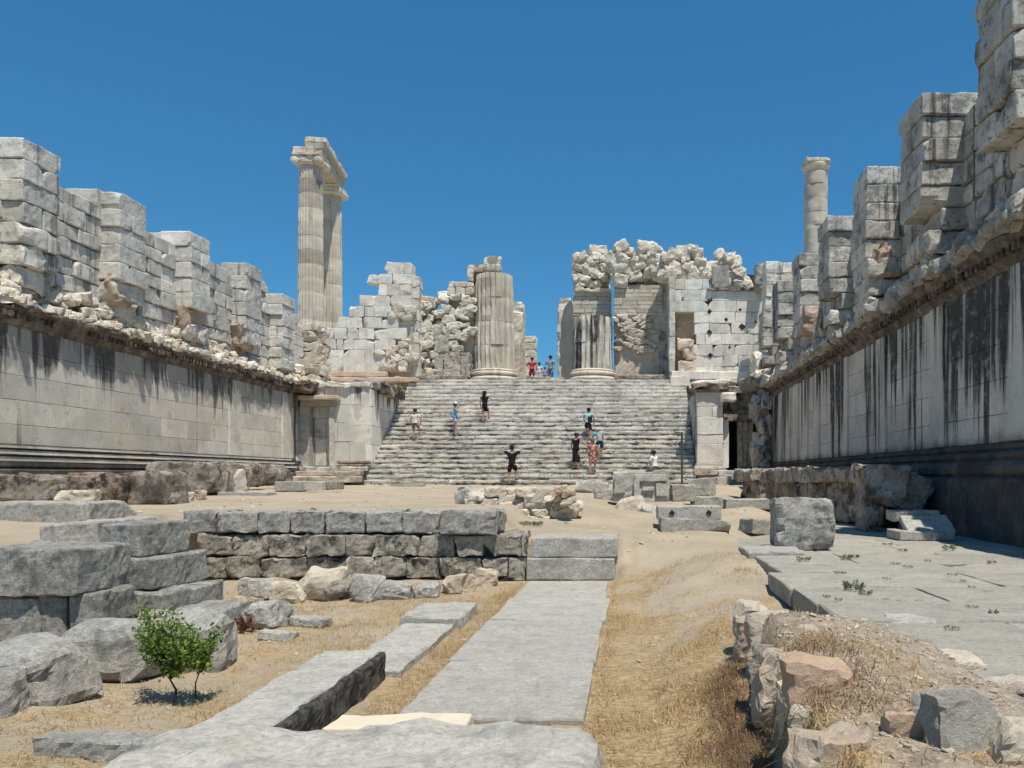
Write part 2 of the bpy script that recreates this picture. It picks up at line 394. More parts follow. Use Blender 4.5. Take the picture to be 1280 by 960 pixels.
gf = np.stack([ii, ii+1, ii+nx+1, ii+nx], 1)
gr = grassy(gX, gY)
m = MB(); m.add(np.stack([gX, gY, gz], 1), gf, np.stack([gr, sstep(.85, 1.0, gX)*(1-sstep(6.4, 7.0, gY))*(gX < 2.6), gX*0], 1))
n = NT('sandy_earth'); P = n.pos(); t = n.tone()
g = n.math('ADD', t[0], n.math('MULTIPLY', n.math('SUBTRACT', n.noise(P, 1.3, 6, .65), .55), 3.2)); g = n.ramp(g, .35, .95)
sand = n.mix(n.ramp(n.noise(P, .9, 6), .35, .65), (.49, .41, .295), (.40, .33, .235))
sand = n.mix(n.ramp(n.noise(P, 14, 4), .4, .75, 0, .6), sand, (.42, .35, .26))
straw = n.mix(n.ramp(n.noise(P, 2.0, 6, .7), .35, .65), (.41, .295, .155), (.26, .185, .095))
straw = n.mix(n.ramp(n.noise(n.scale(P, (8, 30, 8)), 1.6, 5, .7), .4, .65, 0, .8), straw, (.60, .47, .275))
straw = n.mix(n.ramp(n.noise(P, 3.1, 4, .7), .56, .70, 0, .6), straw, (.52, .44, .34))
c = n.mix(g, sand, straw)
earth = n.mix(n.ramp(n.noise(P, 4, 6, .7), .35, .65), (.44, .36, .27), (.30, .23, .165)); earth = n.mix(n.ramp(n.noise(P, 22, 3, .6), .5, .68, 0, .8), earth, (.60, .53, .43)); c = n.mix(t[1], c, earth)
sp = n.ramp(n.noise(P, 55, 2, .5), .66, .72, 0, .7); c = n.mix(sp, c, (.70, .66, .58))
sp = n.ramp(n.noise(P, 38, 2, .5), .30, .26, 0, .6); c = n.mix(sp, c, (.2, .16, .12))
n.l(c, n.b.inputs['Base Color'])
h = n.math('ADD', n.noise(P, 11, 6, .75), n.math('MULTIPLY', n.noise(P, 50, 4, .7), .5)); n.l(n.bump(h, .8, .06), n.b.inputs['Normal'])
tag(m.build('ground', n.m, smooth=True), 'pale sandy earth with dry straw patches in the temple court', 'ground', kind='structure')

# ------------------------------------------------------------------ pavement and stone strips (structure)
m = MB(); y = 3.9
rs = random.Random(5)
while y < 20:
    d = rs.uniform(.8, 1.5); x = 1.85+rs.uniform(-.2, .14)
    if y > 9.2: x = 1.75+rs.uniform(-.05, .1)
    while x < 6.3:
        wd = rs.uniform(1.1, 2.3)
        if x+wd > 5.9: wd = 6.6-x
        m.ext(x, x+wd-.014, y, y+d-.014, PV-.22, PV+rs.uniform(-.006, .004), r=.02, amp=.009, freq=1.8, cell=.2, chips=1, tone=(rs.uniform(-.5, .5), 0, rs.uniform(0, 1)))
        x += wd
    y += d
tag(m.build('pavement', M['pave']), 'worn green grey stone pavement along the right wall', 'pavement', kind='structure')
m = MB(); y = 5.15
for d in (1.6, 1.9, 1.55, 1.7):
    m.ext(-1.5+rs.uniform(-.03, .03), -.24+rs.uniform(-.05, .04), y, y+d-.003, -1.78, -1.556, r=.02, amp=.008, freq=1.8, cell=.12, tone=(rs.uniform(-.3, .3), 0, rs.uniform(0, 1))); y += d
tag(m.build('stone_path', M['slab']), 'straight grey slab path leading to the foundation wall', 'path', kind='structure')

# ------------------------------------------------------------------ loose blocks: helper for single-mesh things
def one(name, mb_, mat, label, cat, group=None, smooth=False):
    V = np.concatenate(mb_.v); org = (float(V[:, 0].mean()), float(V[:, 1].mean()), float(V[:, 2].min()))
    return tag(mb_.build(name, M[mat], origin=org, smooth=smooth), label, cat, group)
def fb(name, mat, label, cat, px0, px1, pt, pb, Y, dep, rz=0, rx=0, ry=0, group=None, **k):
    a = at(px0, pt, Y); b = at(px1, pb, Y); k.setdefault('cell', .05); k.setdefault('amp', .013); k.setdefault('r', .02); k.setdefault('freq', 4); k.setdefault('tone', (U(-.8, .8), 0 if mat in ('grey', 'greylight', 'slab') else U(0, 1)**3, U(.2, 1)))
    m = MB().block(((a.x+b.x)/2, Y+dep/2, (a.z+b.z)/2), (b.x-a.x, dep, a.z-b.z), rot=(rx, ry, rz), **k)
    return one(name, m, mat, label, cat, group)
def rk(mat, label, px, pb, wpx, hpx, z=None, Y=None, dy=1.0, rz=None, cuts=5, group=None, name='rock', seed=None, sink=.12, cat='rock', amp=.075, tilt=.15):
    "rock whose foot stands at photo point (px,pb)"
    if Y is None: Y = gy(pb, z)
    s = Y/F; w_, h_ = wpx*s, hpx*s
    zz = (VY-pb)*s
    m = MB().rock(((px-VX)*s, Y+w_*dy*.35, zz+h_*(.5-sink*.5)), (w_, w_*dy, h_*(1+sink)), tone=(U(-.2, 1), 0 if mat in ('grey', 'greylight', 'slab', 'boulder') else U(0, 1)**3, U(.1, .8)), rot=(U(-tilt, tilt), U(-tilt, tilt), U(-.3, .3) if rz is None else rz), cuts=cuts, seed=seed, amp=amp, cell=max(.018, min(w_, h_)*.11))
    return one(name, m, mat, label, cat, group)

# --- foundation wall of the small inner temple
fw = thing('foundation_wall', 'low grey ashlar foundation wall crossing the court in three courses', 'wall', (-3.5, 12.3, -1.6))
FY = 12.3
edges = [227, 270, 321, 362, 405, 456, 503, 550, 620]
tops = [640, 642, 641, 641, 641, 640, 641, 640]
for i in range(8):
    big = i == 7
    m = MB().front(edges[i]+.6, edges[i+1]-.8, tops[i]-.5, 668-(2 if not big else 0), FY-(.14 if big else -.02)+U(-.02, .03), .95+U(-.1, .1), r=.025, amp=.022, freq=5, cell=.05, chips=1, tone=(U(-.6, .6), 0, U(.2, 1)))
    m.build('coping_block', M['grey'], fw)
for nm, y0, y1, x0, mat_ in (('upper_course', 669, 695.5, 246, 'course'), ('lower_course', 696.5, 722, 246, 'course')):
    m = MB(); x = x0
    while x < 655:
        wd = rs.uniform(32, 58); e = min(x+wd, 656)
        m.front(x+.4, e-.5, y0+rs.uniform(0, .8), y1-rs.uniform(0, .8), FY+rs.uniform(-.05, .01), .8, r=.02, amp=.028, freq=6, cell=.05, chips=2, tone=(rs.uniform(-.8, 1), rs.uniform(0, .8)**4, rs.uniform(.1, 1))); x += wd
    m.build(nm, M[mat_], fw)
m = MB(); x = 235
while x < 655:
    wd = rs.uniform(36, 60); m.front(x, min(x+wd-1, 656), 723, 748, FY+.12+rs.uniform(-.02, .05), .7, r=.03, amp=.03, freq=5, cell=.09); x += wd
m.build('footing_course', M['course'], fw)
MB().front(664, 771.5, 672, 697, FY-.02, .75, r=.02, amp=.010, cell=.09, tone=(.4, 0, .2)).build('end_block', M['greylight'], fw)
MB().front(657.5, 769, 698, 726, FY-.06, .8, r=.02, amp=.012, cell=.09, tone=(.3, 0, .3)).build('end_block', M['greylight'], fw)
MB().ext(-6.7, -2.1, FY+.5, FY+1.6, -1.5, -.62, r=.05, amp=.02, cell=.3).build('fill', M['mortar'], fw)

# --- stones along the foot of the foundation wall
g = 'rubble stones at the foot of the foundation wall'
for a in [
 ('greylight', 'low flat grey stone left of the rubble row below the foundation wall', 318, 752, 54, 26, 1.0),
 ('pale', 'white flat topped stone leaning over a shaded one below the foundation wall', 355, 752, 42, 22, .9),
 ('pale', 'large white broken boulder against the foundation wall', 395, 748, 62, 34, .8),
 ('course', 'brown grey wedge shaped stone beside the white boulder', 420, 749, 32, 24, .8),
 ('greylight', 'rounded upright grey stone at the foot of the foundation wall', 457, 752, 34, 32, .8),
 ('greylight', 'squarish grey stone right of the rounded upright one', 491, 750, 42, 22, .8),
 ('greylight', 'boxy light stone below the middle of the foundation wall', 533, 748, 30, 20, .8),
 ('pale', 'pale crumbled stone in front of the lower course', 571, 742, 40, 22, .8),
 ('pale', 'small brownish stone at the right end of the rubble row', 606, 733, 28, 22, .8),
 ('greylight', 'grey stone sunk in straw beside the stepped blocks', 327, 785, 50, 30, 1),
 ('pale', 'small white stone on the straw left of the rubble row', 304, 762, 30, 14, 1),
 ('greylight', 'low worn stone lying in straw in front of the rubble row', 384, 783, 46, 11, .6),
 ('slab', 'flat grey stone slab sunk near the dark faced boulder', 342, 803, 40, 12, 1)]:
    rk(a[0], a[1], a[2], a[3], a[4], a[5], z=-1.6, dy=a[6], cuts=3, group=g)

# --- stepped stack of grey blocks on the left
g = 'squared grey blocks of the stepped stack on the left'
fb('stone_block', 'grey', 'topmost squared grey block of the stepped stack', 'stone block', 127, 179, 655, 697, 8.2, .85, rz=-.07, group=g, chips=1, tone=(-.2, 0, .8), amp=.010)
fb('stone_block', 'grey', 'second block down the stepped stack, with a dark right side', 'stone block', 142, 196, 698, 739, 8.15, .95, rz=-.04, group=g, chips=1)
fb('stone_block', 'grey', 'short block on the left of the second step of the stack', 'stone block', 96, 141, 697, 735, 8.22, .8, group=g, chips=2)
fb('stone_block', 'grey', 'long low block, third step of the stack', 'stone block', 118, 216, 741, 771, 8.0, 1.0, rz=-.03, group=g, chips=1)
fb('stone_block', 'grey', 'lowest block of the stack reaching furthest right', 'stone block', 170, 262, 768, 800, 7.75, .95, rz=.02, group=g, chips=1)
fb('stone_block', 'greylight', 'broad flat topped block behind the topmost block of the stack', 'stone block', 44, 112, 655, 692, 8.75, 1.35, rz=.1, ry=-.05, group=g, chips=2, tone=(1, 0, .3))
fb('stone_block', 'grey', 'huge square grey block at the left edge, upper of two', 'stone block', -40, 94, 687, 745, 6.9, .8, rz=.02, group=g, chips=1)
fb('stone_block', 'grey', 'dark lower course block under the huge block at the left edge', 'stone block', -40, 48, 747, 806, 6.95, .8, group=g, chips=1)
fb('stone_block', 'grey', 'narrow upright block under the right end of the huge block', 'stone block', 49, 80, 747, 800, 6.97, .7, group=g, chips=1)
fb('stone_block', 'grey', 'small squared block standing clear beside the huge block', 'stone block', 81, 121, 742, 785, 7.0, .6, rz=.12, group=g, chips=1)
fb('stone_slab', 'greylight', 'long rough slab on the left terrace behind the stack', 'stone slab', -40, 110, 629, 664, 11.2, 1.1, group='long slabs on the left terrace', chips=2)
# --- boulders round the bush
g = 'big grey boulders by the bush'
for a in [
 ('greylight', 'big peaked grey boulder right of the bush with a dark right face', 232, 836, 84, 70, .9, 4),
 ('greylight', 'wide grey boulder left of the bush with a pointed top', 124, 852, 110, 70, .9, 5),
 ('greylight', 'rounded grey boulder near the left edge of the picture', 30, 888, 98, 84, .9, 4),
 ('greylight', 'flat grey stone behind the boulders below the huge block', 62, 808, 84, 26, .8, 3),
 ('greylight', 'low stone between the stack and the bush', 155, 808, 60, 30, .8, 3),
 ('greylight', 'dark rock cut by the left edge of the picture', -18, 905, 56, 62, .9, 4)]:
    rk(a[0], a[1], a[2], a[3], a[4], a[5], z=-1.6, dy=a[6], cuts=a[7], group=g, tilt=.1)
fb('stone_slab', 'greylight', 'long flat pale stone lying in straw at the bottom left', 'stone slab', 34, 192, 925, 956, 4.45, .16, rz=-.09, r=.02, cell=.035, amp=.012, freq=8, chips=2)
# --- kerb slab strip in the pit
g = 'slabs of the narrow kerb in the pit'
t = thing('kerb_slab', 'long raised kerb slab with a rough dark side face', 'stone slab', (-2.1, 5.2, -1.7), g)
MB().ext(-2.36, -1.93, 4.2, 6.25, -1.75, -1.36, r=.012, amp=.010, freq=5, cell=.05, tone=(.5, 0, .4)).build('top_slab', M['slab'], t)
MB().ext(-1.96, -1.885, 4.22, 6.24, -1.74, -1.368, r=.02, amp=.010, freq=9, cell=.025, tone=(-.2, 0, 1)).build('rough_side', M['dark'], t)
one('kerb_slab', MB().ext(-2.32, -1.8, 6.29, 8.3, -1.75, -1.53, r=.015, amp=.010, freq=5, cell=.06, tone=(.3, 0, .6)), 'slab', 'low flat kerb slab beyond the raised one', 'stone slab', g)
one('kerb_slab', MB().ext(-2.38, -1.75, 8.33, 9.3, -1.75, -1.47, r=.02, amp=.012, freq=5, cell=.06, chips=1, tone=(0, 0, .6)), 'slab', 'far end slab of the narrow kerb with a shaded front edge', 'stone slab', g)
one('fallen_block', MB().block((-1.22, 3.62, -1.42), (2.15, .78, .36), rot=(0, .0, .02), r=.11, amp=.03, freq=4, cell=.035, chips=2, tone=(.6, .1, .8)), 'slab', 'great round edged grey block across the bottom of the picture', 'stone block')
one('cream_slab', MB().block((-1.42, 4.98, -1.57), (.86, .30, .10), r=.015, amp=.008, cell=.05, tone=(0, 0, 0)), 'cream', 'smooth cream slab laid across the end of the path', 'stone slab')

# --- terrace edge rocks, right foreground
g = 'rocks edging the earth terrace'
for a in [('pale', 'tall shaded pale rock face in the terrace edge, left of the tan slab', 972, 905, 50, 92, -1.42, 4), ('course', 'dark upright rock low in the terrace edge above the brush', 958, 880, 40, 70, -1.42, 3), ('pale', 'rough buff rock below the far end of the terrace edge', 940, 822, 38, 52, -1.42, 3), ('pale', 'shaded block between tan slab rock and brush', 1000, 935, 46, 80, -1.42, 3)]:
    rk(a[0], a[1], a[2], a[3], a[4], a[5], z=a[6], dy=.9, cuts=a[7], group=g, tilt=.1)
for a in [
 ('pale', 'upright pale rock at the far end of the terrace edge', 942, 795, 44, 42, -1.3, 4),
 ('pale', 'white rock with a jagged top on the terrace edge', 966, 812, 62, 44, -1.25, 5),
 ('orange', 'small tan rounded rock in the terrace edge', 952, 850, 34, 34, -1.28, 3),
 ('pale', 'flat topped buff rock in the middle of the terrace edge', 985, 856, 66, 40, -1.22, 3),
 ('orange', 'large orange tan slab rock lying on the terrace edge', 1026, 886, 86, 58, -1.10, 2),
 ('pale', 'small greenish white stone under the tan slab rock', 1012, 915, 46, 24, -1.16, 3),
 ('pale', 'white and grey broken boulder at the bottom of the terrace edge', 1040, 985, 104, 74, -1.15, 5),
 ('orange', 'angular brick orange rock on the terrace', 1140, 948, 64, 60, -1.1, 4),
 ('pale', 'pale boulder cut by the lower right edge', 1282, 972, 74, 62, -1.08, 3),
 ('pale', 'small pointed white stone below the orange rock', 1130, 980, 44, 32, -1.1, 4),
 ('pale', 'flat white stone with a dark underside standing on the terrace', 1016, 797, 30, 13, -1.02, 2),
 ('pale', 'low half buried white stone near the pavement edge', 1196, 838, 74, 16, -1.16, 2),
 ('pale', 'pale half buried stone at the right edge of the terrace', 1262, 868, 60, 14, -1.14, 2),
 ('slab', 'flat grey stone half buried where terrace meets pavement', 1142, 784, 60, 9, -1.2, 2)]:
    rk(a[0], a[1], a[2], a[3], a[4], a[5], z=a[6], dy=.85, cuts=a[7], group=g, tilt=.12)

rk_y = gy(962, -1.08); q_ = at(1207, 962, rk_y); s_ = rk_y/F
one('rock', MB().block((q_.x, rk_y+.10, q_.z+.115), (88*s_, 70*s_, 84*s_), rot=(-.3, .10, .3), r=.13, amp=.026, freq=7, cell=.02, tone=(1, 0, .2), cuts=3, seed=43), 'boulder', 'large round grey lichened boulder on the terrace', 'rock', g)
# --- blocks on the right pavement
bb = MB().ext(2.30, 3.19, 12.3, 13.2, PV, PV+.79, r=.10, amp=.035, freq=4, cell=.05, chips=1, tone=(.1, 0, .8))
one('cube_block', bb, 'grey', 'big rounded cube of grey stone alone on the pavement', 'stone block')
t = thing('moulded_block', 'moulded cornice stone lying on the pavement by the dark wall', 'stone block', (5.2, 14.2, PV))
MB().front(1124, 1194, 664, 676, 14.1, .7, r=.02, amp=.01, cell=.1, tone=(0, 0, .5)).build('lower_moulding', M['greylight'], t)
a_ = at(1159, 657, 14.5); MB().block((a_.x, 14.5, a_.z-.01), (.86, .52, .13), rot=(.55, 0, 0), r=.02, amp=.01, cell=.08, tone=(.9, 0, 0)).build('sloping_face', M['greylight'], t)
MB().front(1118, 1176, 639, 652, 14.75, .5, r=.03, amp=.02, cell=.1, tone=(.3, 0, .3)).build('back_slab', M['greylight'], t)
fb('stone_block', 'grey', 'small dark block behind the big stone cube', 'stone block', 934, 961, 650, 668, 15.2, .6, rz=.3, ry=.1, group='blocks around the stone cube', chips=1)
fb('stone_slab', 'slab', 'grey slab under the big stone cube with straw before it', 'stone slab', 934, 1008, 689, 703, 11.6, 1.0, r=.03, group='blocks around the stone cube', chips=2)
# bench-like row of fallen entablature blocks
g = 'brown fallen entablature blocks in a row by the right wall'
row = [(3.75, 25.2, 1.5, 'leftmost brown block of the row, with an overhanging top'), (4.35, 22.9, 2.0, 'brown block in the row beside the leftmost one'), (4.85, 20.7, 2.2, 'middle brown block of the row, carved with faint foliage'), (5.35, 18.6, 2.1, 'brown block of the row standing behind the stone cube')]
for i, (x, y, ln, lb) in enumerate(row):
    zb = PV if y < 22 else -1.0
    t = thing('fallen_entablature', lb, 'stone block', (x, y, zb), g)
    an = math.atan2(2.2, -.52)-math.pi/2
    MB().block((x+.45, y, (zb-.2)/2+.05), (.9, ln, -.2-zb), rot=(0, 0, an), r=.05, amp=.05, freq=3, cell=.12, chips=2).build('body', M['brown'], t)
    MB().block((x+.38, y, .02), (1.15, ln*1.02, .36), rot=(0, 0, an), r=.06, amp=.05, freq=3.5, cell=.1, chips=3, tone=(1, 0, .2)).build('top_moulding', M['brown'], t)
t = thing('fallen_entablature', 'large brown block at the right end of the row, sloping down and undercut', 'stone block', (5.6, 16.9, PV), g)
MB().block((5.32, 16.9, -.2), (.85, 1.3, .80), rot=(0, .03, -.1), r=.06, amp=.06, freq=3.4, cell=.06, chips=1, tone=(.6, .1, .4)).block((5.88, 16.9, -.34), (.62, 1.2, .66), rot=(0, .62, -.1), r=.10, amp=.06, freq=3.4, cell=.06, tone=(.6, .1, .4)).build('body', M['brown'], t)
MB().block((5.0, 16.75, -.85), (.3, .6, .62), r=.05, amp=.04, cell=.1).build('support', M['brown'], t)
MB().block((5.95, 16.9, -.85), (.25, .6, .62), r=.05, amp=.04, cell=.1).build('support', M['brown'], t)

# --- pile near the right door
t = thing('carved_block', 'upright relief carved grey block at the left of the block pile', 'stone block', (-.2, 20.2, -.8), 'blocks piled before the right door')
MB().front(766, 837, 590, 627, 20.2, .6, r=.02, amp=.02, freq=5, cell=.08, chips=1, tone=(.5, 0, .6)).build('slab', M['greylight'], t)
for a in ((768, 781, 594, 616), (793, 834, 593, 601), (793, 800, 601, 624), (820, 834, 604, 620), (803, 818, 608, 613)):
    MB().front(a[0], a[1], a[2], a[3], 20.13, .1, r=.01, amp=.012, cell=.07, tone=(.9, 0, .1)).build('relief', M['greylight'], t)
g = 'blocks piled before the right door'
fb('stone_block', 'greylight', 'small grey block leaning behind the carved block', 'stone block', 838, 869, 606, 627, 20.6, .6, rz=.15, group=g, chips=1)
fb('stone_block', 'greylight', 'tilted pale block nearest the iron post', 'stone block', 863, 895, 598, 620, 21.5, .6, rz=-.2, ry=-.08, group=g, chips=1)
fb('stone_block', 'slab', 'flat block under the tilted pale one', 'stone block', 866, 903, 621, 639, 20.8, .9, group=g)
t = thing('drilled_slab', 'long slab with two square dowel holes in its front', 'stone slab', (1.2, 15.9, -1.0), g)
MB().front(822, 902, 633, 650, 18.9, .85, r=.02, amp=.008, cell=.1, ry=0).build('slab', M['greylight'], t) if False else MB().front(822, 902, 633, 650, 15.9, .8, r=.02, amp=.008, cell=.08, tone=(.5, 0, .2)).build('slab', M['greylight'], t)
hole = plain('dark_hole', (.03, .028, .025))
for px in (840, 886):
    a = at(px, 641, 15.885)
    mm = MB().block((a.x, a.y, a.z), (.085, .02, .085), rot=(0, .785, 0), r=.005, amp=0); o = mm.build('dowel_hole', hole, t)
rk('pale', 'rounded reddish stone below the carved block', 788, 643, 38, 20, Y=19.2, dy=.7, cuts=2, group=g)
rk('greylight', 'low grey stone left of the drilled slab', 812, 648, 22, 16, Y=18.9, dy=.8, cuts=3, group=g)
fb('stone_slab', 'slab', 'tilted flat slab under the drilled one with a shaded left end', 'stone slab', 826, 914, 651, 669, 15.3, 1.2, ry=.05, rx=-.04, group=g, chips=2)
fb('stone_slab', 'slab', 'low ledge slab right of the block pile', 'stone slab', 908, 962, 624, 637, 20.5, .7, group=g)
rk('greylight', 'flat weathered slab fallen left of the carved block', 738, 616, 44, 14, Y=26, dy=.7, cuts=2, group=g, name='stone_slab', cat='stone slab')
rk('greylight', 'low grey stone between fallen slab and carved block', 757, 625, 28, 14, Y=22, dy=.8, cuts=3, group=g)
rk('course', 'small dark stone lying alone on the sandy path', 779, 673, 16, 5, Y=14.5, dy=.7, cuts=3)

# --- dry rubble wall in the centre
t = thing('rubble_wall', 'small dry stone rubble wall on the sand before the stairs', 'wall', (-2.3, 16.2, -.85))
m = MB(); rr = random.Random(3)
for rowi in range(5):
    x = 572+rowi*3
    while x < 708-rowi*0:
        wpx = rr.uniform(13, 30); hpx = rr.uniform(9, 11.5); a = at(x+wpx/2, 650-rowi*8.6+(5 if x < 600 else 0), 16.2)
        m.rock((a.x, 16.3+rr.uniform(-.1, .1)+.04*rowi, a.z), (wpx*.0165, .5, hpx*.0175), rot=(rr.uniform(-.05, .05), rr.uniform(-.07, .07), rr.uniform(-.1, .1)), cuts=1, cell=.05, tone=(rr.uniform(-1, 1), rr.uniform(0, 1)**3, rr.uniform(0, 1))); x += wpx*.93
m.front(580, 704, 613, 654, 16.42, .5, r=.08, amp=.06, cell=.1); m.build('rubble_course', M['rubble'], t)
m = MB()
for k in range(9):
    a = at(703+rr.uniform(-6, 8), 652-k*5, 15.9+rr.uniform(-.2, .3)); m.rock((a.x, a.y, a.z), (.22, .3, .14), cuts=3, cell=.05)
m.build('broken_end', M['pale'], t)
rk('greylight', 'tilted grey block capping the left end of the rubble wall', 583, 628, 30, 20, Y=16.3, dy=1, cuts=2, name='stone_block', cat='stone block')

# --- left terrace fallen blocks row
g = 'dark fallen blocks along the left wall'
for a in [
 ('long dark block at the left edge below the wall mouldings', -40, 78, 594, 628, 15.5, 1.2, 0, 'brown'),
 ('pale topped broken block with a whitish split front', 80, 142, 592, 628, 15.7, 1.0, .05, 'brown'),
 ('brown squared block with an orange brown recess in its front', 143, 207, 591, 632, 16.2, .9, -.03, 'brown'),
 ('tall dark block with a rounded right end', 183, 262, 578, 616, 21, 1.4, .08, 'brown'),
 ('weathered block with a bulging end beside the rounded one', 236, 286, 578, 617, 21.6, 1.2, -.2, 'brown'),
 ('dark block hung with a rope near the small door', 272, 312, 580, 608, 27, 1.2, 0, 'brown'),
 ('dark squared block nearest the small blocked door', 313, 350, 581, 606, 29, 1.2, .05, 'brown')]:
    fb('fallen_block', a[8], a[0], 'stone block', a[1], a[2], a[3], a[4], a[5], a[6], rz=a[7], group=g, cell=.11, amp=.05, r=.07, freq=3, chips=2)
for a in [
 ('rubble', 'white broken stone propped between the dark fallen blocks', 292, 613, 22, 26, 22, 4),
 ('rubble', 'small pale stone below the rounded dark block', 236, 627, 9, 12, 18.2, 3),
 ('pale', 'small reddish stone below the dark fallen blocks', 248, 624, 14, 11, 18.6, 3),
 ('rubble', 'grey stone lump below the pale topped broken block', 90, 628, 46, 18, 14.8, 4),
 ('rubble', 'white stone lump in front of the dark block row', 214, 627, 16, 16, 17.6, 4)]:
    rk(a[0], a[1], a[2], a[3], a[4], a[5], Y=a[6], dy=.8, cuts=a[7], group='small stones by the dark fallen blocks')
g = 'low slabs lying on the sand before the small door'
fb('stone_slab', 'greylight', 'pair of low grey slabs before the blocked door, left piece', 'stone slab', 343, 376, 602, 614, 25, .8, group=g, chips=1, cell=.12)
fb('stone_slab', 'greylight', 'low grey slab before the blocked door, right of its neighbour', 'stone slab', 377, 403, 602, 613, 25.2, .8, group=g, chips=1, cell=.12)
fb('stone_slab', 'brown', 'small dark slab at the right of the low slabs', 'stone slab', 404, 421, 602, 612, 25.5, .7, group=g, chips=1, cell=.12)
fb('stone_slab', 'slab', 'thin grey slab flush with the sand below the rope hung block', 'stone slab', 272, 334, 615, 621, 21.3, .6, group=g, cell=.12)
fb('stone_slab', 'slab', 'thin pale slab at the foot of the great stairs', 'stone slab', 487, 528, 605, 613, 33, .5, group=g, cell=.15)
# rope barrier
t = one('rope', MB().tube([at(285, 588, 21.3)+Vector((0, -.1, 0)), at(296, 594, 23), at(306, 591, 25), at(318, 583, 27)], .02, 6), 'brown', 'thin rope sagging between two dark fallen blocks', 'rope')
# ------------------------------------------------------------------ great side walls
NEAR, FAR = 9.5, 37.4
def side_wall(side):
    """side=-1 left (faces +X), +1 right (faces -X); inw = direction to the court"""
    inw = -side
    cx = -15.3 if side < 0 else 6.4            # lip of the cornice
    wall = cx+side*.28                          # dado face
    ctop = 4.36 if side < 0 else 4.18
    base = .80 if side < 0 else .60
    floor = -.7 if side < 0 else PV-.05
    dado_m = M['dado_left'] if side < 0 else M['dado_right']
    pl_m = M['plinth_dark']
    pm = M['pier'] if side < 0 else M['pier_right']
    lab = ('long sunlit ruined marble wall on the left side of the court' if side < 0 else
           'tall shaded ruined marble wall on the right, streaked black')
    T = thing('court_wall', lab, 'wall', (wall, 24, floor), 'long walls of the court')
    # dado: smooth ashlar with fine joints
    m = MB(); z = base; hs = [.50, .62, .62, .62, .60]
    tot = ctop-.55-base; k = tot/sum(hs); r_ = random.Random(21+side)
    for i, h in enumerate(hs):
        h *= k; y = NEAR-r_.uniform(0, 1.2)
        while y < FAR:
            d = r_.uniform(1.2, 2.1); e = min(y+d, FAR)
            m.ext(wall, wall+side*.5, y+.004, e-.004, z+.004, z+h-.004, r=.012, amp=.004, freq=2, cell=.5, tone=(r_.uniform(-1, 1), r_.uniform(0, 1)**5*.35, r_.uniform(0, 1)))
            y = e
        z += h
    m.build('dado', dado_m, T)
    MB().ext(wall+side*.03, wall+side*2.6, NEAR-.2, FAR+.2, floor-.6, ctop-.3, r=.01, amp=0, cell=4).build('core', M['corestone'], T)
    # shallow pilaster strips
    for yy in ([31.2, 36.0] if side < 0 else [13.2, 16.8, 20.6, 24.2, 27.8, 29.6, 31.2, 32.8, 34.4, 36.0]):
        mm = MB()
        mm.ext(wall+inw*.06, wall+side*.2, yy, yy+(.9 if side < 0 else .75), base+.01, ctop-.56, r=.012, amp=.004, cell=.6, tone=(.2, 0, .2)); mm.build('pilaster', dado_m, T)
    # plinth with stepped mouldings
    ys = np.arange(NEAR-.3, FAR+.01, .3)
    prof = [(0, base), (.06, base-.02), (.07, base-.10), (.03, base-.13), (.16, base-.19), (.19, base-.25), (.14, base-.30), (.22, base-.34), (.30, base-.42), (.31, base-.55), (.24, base-.60), (.36, base-.66), (.38, base-1.0), (.38, floor-.3), (-.3, floor-.3), (-.3, base)]
    if side > 0: prof = [(x*.9, z) for x, z in prof]
    def pf(i, j, x, y, z):
        q = .015*float(_vn(y*.8, z*3, 1.1)); return (wall+inw*(x+q), y, z+q*.5)
    MB().sweep(prof, ys, pf).build('base_moulding', pl_m, T)
    if side < 0:        # pale fillets between the black mouldings; caught light put into their colour
        for zz, oo in ((base-.06, .08), (base-.225, .20), (base-.40, .315)):
            MB().sweep([(wall+inw*oo, zz+.028), (wall+inw*oo, zz-.028), (wall+side*.05, zz-.028), (wall+side*.05, zz+.028)], np.arange(NEAR-.2, FAR, .6), lambda i, j, x, y, z: (x+.008*_vn(y, z*9, 2.2), y, z)).build('fillet', M['front'], T)
    # cornice: fascia, egg row, projecting crown, chipped by noise
    ys = np.arange(NEAR-.3, FAR+.2, .09)
    prof = [(-.2, ctop-.56), (.02, ctop-.56), (.03, ctop-.48), (.06, ctop-.46), (.07, ctop-.40), (.12, ctop-.34), (.13, ctop-.26), (.20, ctop-.20), (.27, ctop-.12), (.28, ctop-.03), (.22, ctop), (-.9, ctop+.02), (-.9, ctop-.5)]
    def cf(i, j, x, y, z):
        br = max(0, _vn(y*.55, .3, 2.2)+.1)*1.1+max(0, _vn(y*2.1, .7, 5.2))*.6     # how much is broken away
        if 5 <= j <= 10: x -= br*.20*(x/.28); z += .05*_vn(y*3, j, .3)-(.10*br if j >= 9 else 0)
        q = .028*_vn(y*5, z*6, 3.1); return (wall+inw*(x+q), y, z+q)
    MB().sweep(prof, ys, cf).build('cornice', M['cornice'], T)
    m = MB(); y = NEAR       # eggs / dentils under the crown
    while y < FAR:
        if _vn(y*.45, 4.4, 2.2) > -.55: m.block((wall+inw*.14, y, ctop-.29), (.12, .11, .16), r=.035, amp=.012, cell=.2, tone=(0, .3, .7))
        y += .21
    m.build('egg_moulding', M['cornice'], T)
    # upper ruined wall: bays and piers of big blocks
    px_ = -15.5 if side < 0 else 6.1; rec = px_+side*(.58 if side < 0 else .85); top = 8.7 if side < 0 else 7.95
    starts = [12.7, 16.6, 20.5, 24.4, 28.4, 32.45, 36.1] if side > 0 else [12.6, 16.55, 20.5, 24.4, 28.4, 32.5, 35.9]
    r_ = random.Random(77+side); z0 = ctop
